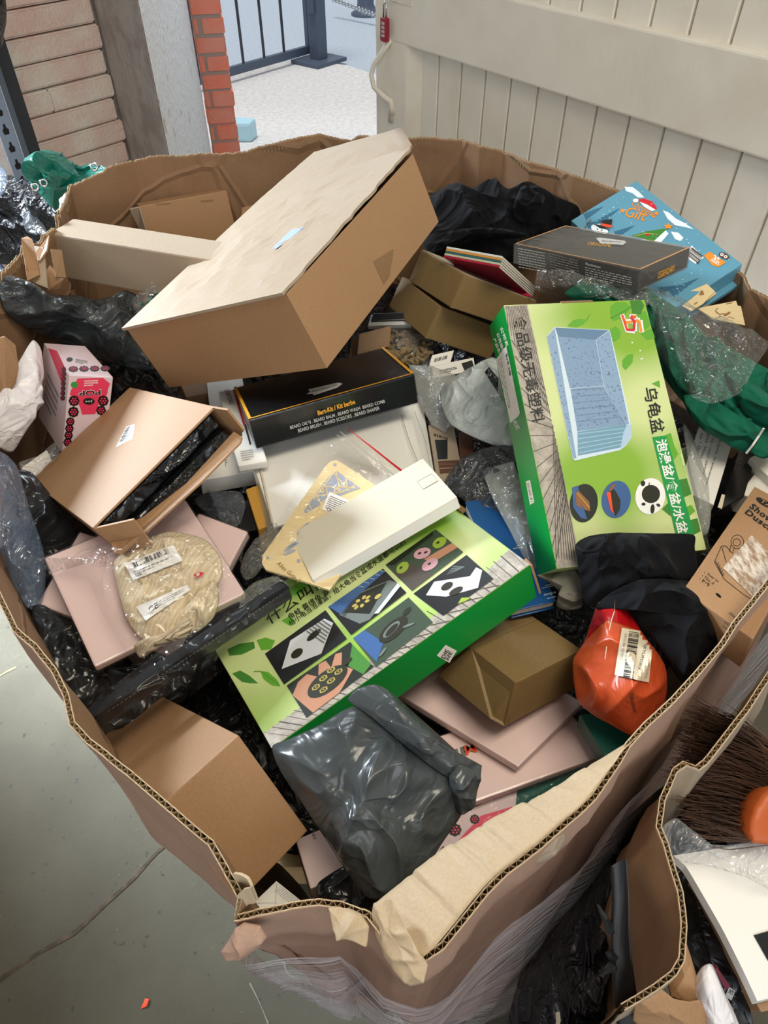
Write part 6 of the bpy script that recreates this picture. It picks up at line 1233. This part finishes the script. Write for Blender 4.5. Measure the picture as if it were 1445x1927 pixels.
# ================================================================== goods in the second box and between the boxes
br = empty('broom_head', P(1420,1500,.95), 'broom head with brown bristles and an orange-brown wooden block', 'broom')
rnd = random.Random(21); mb = MB()
for i in range(1500):
    t_ = rnd.random(); root = P(1450 + 10*rnd.random(), 1400 + 190*t_, .93 + rnd.uniform(-.035,.02)); 
    tip = P(1285 + 60*abs(t_-.55) + rnd.gauss(0,16), 1335 + 225*t_ + rnd.gauss(0,12), .93 + rnd.uniform(-.035,.022)); mid = (root+tip)/2 + Vector((rnd.gauss(0,.003), rnd.gauss(0,.003), rnd.gauss(.003,.004))); mb.add(*tube([root, mid, tip], [.0006,.0005,.0003], 3))
o = mb.build('bristles', M['bristle'], br); o['kind'] = 'stuff'
pillow('block', [(1410,1545,.965),(1418,1518,.97),(1432,1495,.972),(1452,1478,.975),(1510,1470,.975),(1510,1592,.955),(1450,1590,.955),(1416,1586,.955),(1409,1565,.96)], M['broom_wood'], br, .004, .05, .0, (5,), 16, 80, 8, 130, sharp=True)
bag('clear_film', [(1243,1560,.955),(1275,1540,.965),(1300,1580,.955),(1365,1590,.95),(1460,1585,.95),(1470,1680,.93),(1400,1650,.935),(1330,1630,.935),(1275,1620,.935),(1255,1600,.94)], 'film_soft', 'clear film lying over white paper below the broom head', h=.012, depth=.004, amp=.012, f=(10, 26), rings=34, n=140, seed=131)
A, B, Dp = P(1425,1880,.89), P(1560,1850,.89), P(1268,1610,.925)
fr = Fr(A, B-A, Dp-A, .012); t = thing('paper_pad', fr, 'white paper pad with a black square, below the broom head', 'paper')
def bent(name, th, mat, dz, seg=14):
    V = []; F = []
    L_ = [P(*p) for p in ((1425,1884,.895),(1400,1830,.905),(1360,1750,.915),(1320,1680,.922),(1290,1630,.925),(1266,1610,.925))]; L_ = spline(L_, 20, False); R_ = [P(*p) for p in ((1560,1850,.895),(1540,1790,.905),(1520,1720,.915),(1500,1640,.922),(1480,1600,.925),(1460,1580,.925))]; R_ = spline(R_, 20, False); m_ = min(len(L_), len(R_))
    for z in (dz, dz - th):
        for i in range(m_): V += [L_[i] + Vector((0,0,z)), R_[i] + Vector((0,0,z))]
    k = 2*m_
    for i in range(m_-1): a = 2*i; F += [(a,a+1,a+3,a+2),(k+a,k+a+2,k+a+3,k+a+1),(a,a+2,k+a+2,k+a),(a+1,k+a+1,k+a+3,a+3)]
    F += [(0,k,k+1,1),(2*m_-2,2*m_-1,k+2*m_-1,k+2*m_-2)]
    return mk(name, V, F, M[mat], t)
pad = bent('sheets', .012, 'white_card', 0)
d = Decal(t, 'black_square', body=[pad]); d.quad([(1418,1760),(1460,1748),(1480,1800),(1445,1808)], 'photo_black', 0, 6); d.done('black square')
A, B, Dp = P(1432,1905,.86), P(1560,1880,.86), P(1300,1660,.88); fr = Fr(A, B-A, Dp-A, .08); carton('brown_carton', fr, 'kraft', 'brown carton under the white paper pad in the second box')
bag('white_pouch', [(1300,1860,.90),(1318,1822,.92),(1335,1815,.925),(1350,1845,.92),(1385,1930,.895),(1400,1960,.885),(1340,1960,.88),(1318,1900,.89)], 'white_poly', 'white plastic pouch standing in the second box at the bottom', h=.012, depth=.03, amp=.005, f=(10, 26), rings=24, n=100, seed=133)
tag(loose('maroon_label', [P(*p) for p in ((1340,1815,.905),(1346,1815,.905),(1370,1850,.89),(1362,1856,.89),(1352,1840,.895))], .004, 'maroon', None), 'dark magenta tag behind the white pouch', 'tag')
A, B, Dp = P(1385,1890,.875), P(1392,1880,.875), P(1362,1850,.885)
bag('dark_bag', [(1275,1650,.86),(1300,1650,.87),(1350,1750,.86),(1400,1860,.85),(1420,1960,.83),(1360,1960,.83),(1290,1800,.84)], 'bin_bag', 'dark bag filling the second box left of the white paper pad', h=.01, depth=.3, amp=.012, f=(9, 22), rings=26, n=110, seed=134)
d = Decal(bpy.data.objects['dark_bag'], 'badge', body=[bpy.data.objects['dark_bag']]); d.ell((1374,1870), (6,4), (4,-9), 'silver_print', 0); d.text('XT', (1370,1868), (1379,1874), (3,-7), 'black_print', 2, .02); d.done()
bag('deep_bag', [P(*p) for p in ((1290,1445,.86),(1450,1400,.88),(1560,1500,.86),(1500,1640,.84),(1330,1640,.84),(1262,1560,.85))], 'bin_bag', 'black bag under the broom head in the second box', h=.02, depth=.5, amp=.015, f=(9, 22), rings=30, n=120, seed=135)
# black strap and black wrap between the boxes
t = empty('black_strap', P(1180,1780,.80), 'broad torn black strap hanging between the two cardboard boxes', 'strap')
cs = [((1150,1630),(1180,1615),.97),((1152,1700),(1184,1690),.95),((1150,1760),(1186,1752),.93),((1153,1820),(1190,1815),.91),((1156,1880),(1198,1872),.89),((1166,1960),(1216,1950),.86)]
A_ = spline([P(*a, z) for a, b_, z in cs], 40, False); B2 = spline([P(*b_, z) for a, b_, z in cs], 40, False); m_ = min(len(A_), len(B2)); V = []; F = []
for i in range(m_):
    for j in range(7):
        p = A_[i].lerp(B2[i], j/6); V.append(p + Vector((0,0,.004*math.sin(math.pi*j/6) + .003*noise.noise(p*30))))
k = len(V); V += [v - Vector((0,0,.003)) for v in V]
for i in range(m_-1):
    for j in range(6): a = i*7+j; F += [(a,a+1,a+8,a+7),(k+a,k+a+7,k+a+8,k+a+1)]
    for j in (0, 6): a = i*7+j; F.append((a,a+7,k+a+7,k+a))
n = N('strap_poly'); n.set('#0e0f11', .45); n.bump(n.noise(120, 2, .5, (1,.08,.08)), .6, .003); M['strap_poly'] = n.m
mk('band', V, F, M['strap_poly'], t, smooth=True)
for pts in ([(1150,1750,.93),(1138,1728,.94),(1124,1702,.945)],[(1154,1800,.915),(1146,1796,.92),(1140,1792,.92)],[(1154,1818,.91),(1140,1826,.91),(1128,1836,.905)]):
    V, F = tube([P(*p) for p in pts], [.005,.003,.001], 6); mk('torn_shred', V, F, M['strap_poly'], t)
bag('black_wrap', [(1010,1830,.55),(1060,1760,.62),(1110,1700,.68),(1150,1640,.74),(1170,1700,.70),(1160,1800,.62),(1190,1900,.56),(1220,1990,.5),(1100,2000,.45),(960,1990,.45),(960,1900,.48)], 'bin_bag', 'glossy black plastic wrap heaped in the gap between the two cardboard boxes', h=.06, depth=.45, amp=.03, f=(10, 26), rings=46, n=170, seed=140, stretch=(1.6,.6,1))
tag(loose('paper_shred', [P(*p) for p in ((1045,1905,.62),(1052,1903,.62),(1054,1920,.618),(1050,1940,.61),(1043,1938,.61),(1046,1922,.617))], .002, 'label_cream', None), 'small cream paper shred on the black plastic wrap', 'scrap')
# ================================================================== behind the box, left
bag('refuse_bag', [P(*p) for p in ((-60,345,.62),(20,330,.74),(60,345,.78),(100,370,.8),(130,420,.74),(120,470,.6),(60,500,.5),(-40,480,.5))], 'bin_bag', 'black refuse bag behind the pallet box at far left', h=.05, depth=.2, amp=.035, f=(5, 13), rings=50, n=180, seed=150, power=2.4)
g = empty('green_tarpaulin', P(130,340,.85), 'folded green tarpaulin with metal eyelets on the black refuse bag', 'tarpaulin')
pillow('sheet', [(45,300,.92),(68,286,.96),(92,290,.97),(120,318,.93),(150,330,.90),(180,312,.92),(205,318,.93),(190,335,.90),(150,345,.87),(130,360,.84),(122,378,.81),(110,398,.78),(85,372,.82),(62,345,.86),(50,330,.88)], M['tarpaulin'], g, .03, .05, .02, (9, 20), 34, 130, 3, 151, edge=.6)
for a, c_, z0 in (((66,292),(92,296),.97), ((48,308),(66,314),.94)):
    V = []; F = []; m_ = 18
    pc = P((a[0]+c_[0])/2, (a[1]+c_[1])/2+14, z0)
    for i in range(m_+1):
        th = math.pi*(.1 + 1.75*i/m_)
        for j in range(2): V.append(pc + Vector((.02*math.cos(th) + .04*j, .015*j + .006*math.sin(th*2), .028*math.sin(th) - .015*j)))
    for i in range(m_): F.append((2*i, 2*i+1, 2*i+3, 2*i+2))
    nv2 = len(V); V += [v + Vector((.0015,.0015,.001)) for v in V[:nv2]]; F += [tuple(nv2+i for i in f)[::-1] for f in F[:]]
    mk('rolled_loop', V, F, M['tarpaulin'], g, smooth=True)
for px, py, z in ((177,314,.965),(66,352,.915),(82,344,.92)):
    c = P(px, py, z); ax = (Vector((0,0,CAMZ)) - c).normalized(); s1 = ax.orthogonal().normalized(); s2 = ax.cross(s1)
    V, F = tube([c + (s1*math.cos(a*.52) + s2*math.sin(a*.52))*.008 for a in range(12)], .0028, 6, True); mk('eyelet', V, F, M['chrome'], g, smooth=True)
bag('grey_film', [(48,405,.72),(62,398,.74),(80,420,.72),(88,440,.69),(52,438,.68)], 'film_grey', 'grey plastic scrap beside the green tarpaulin', h=.02, depth=.01, amp=.01, f=(16, 36), rings=16, n=70, seed=152)
bag('blue_film', [(-10,310,.85),(5,315,.86),(14,330,.85),(12,352,.82),(-10,380,.78)], 'film_blue', 'pale blue plastic film at the far left edge', h=.015, depth=.01, amp=.008, f=(16, 36), rings=14, n=70, seed=153)
bag('hanging_bag', [(-30,-30,1.24),(6,-20,1.22),(12,20,1.2),(4,60,1.18),(0,90,1.16),(-30,120,1.12)], 'bin_bag', 'black bag hanging at the top left edge', h=.03, depth=.03, amp=.02, f=(8, 20), rings=18, n=80, seed=154)
A, B = P(0,500,.35), P(30,545,.3)
V, F = tube([P(-20,470,.45), P(10,520,.40), P(40,570,.35)], .012, 8); tag(mk('metal_tube', V, F, M['iron'], smooth=True), 'grey metal tube on the floor at the left, behind the pallet box', 'tube')
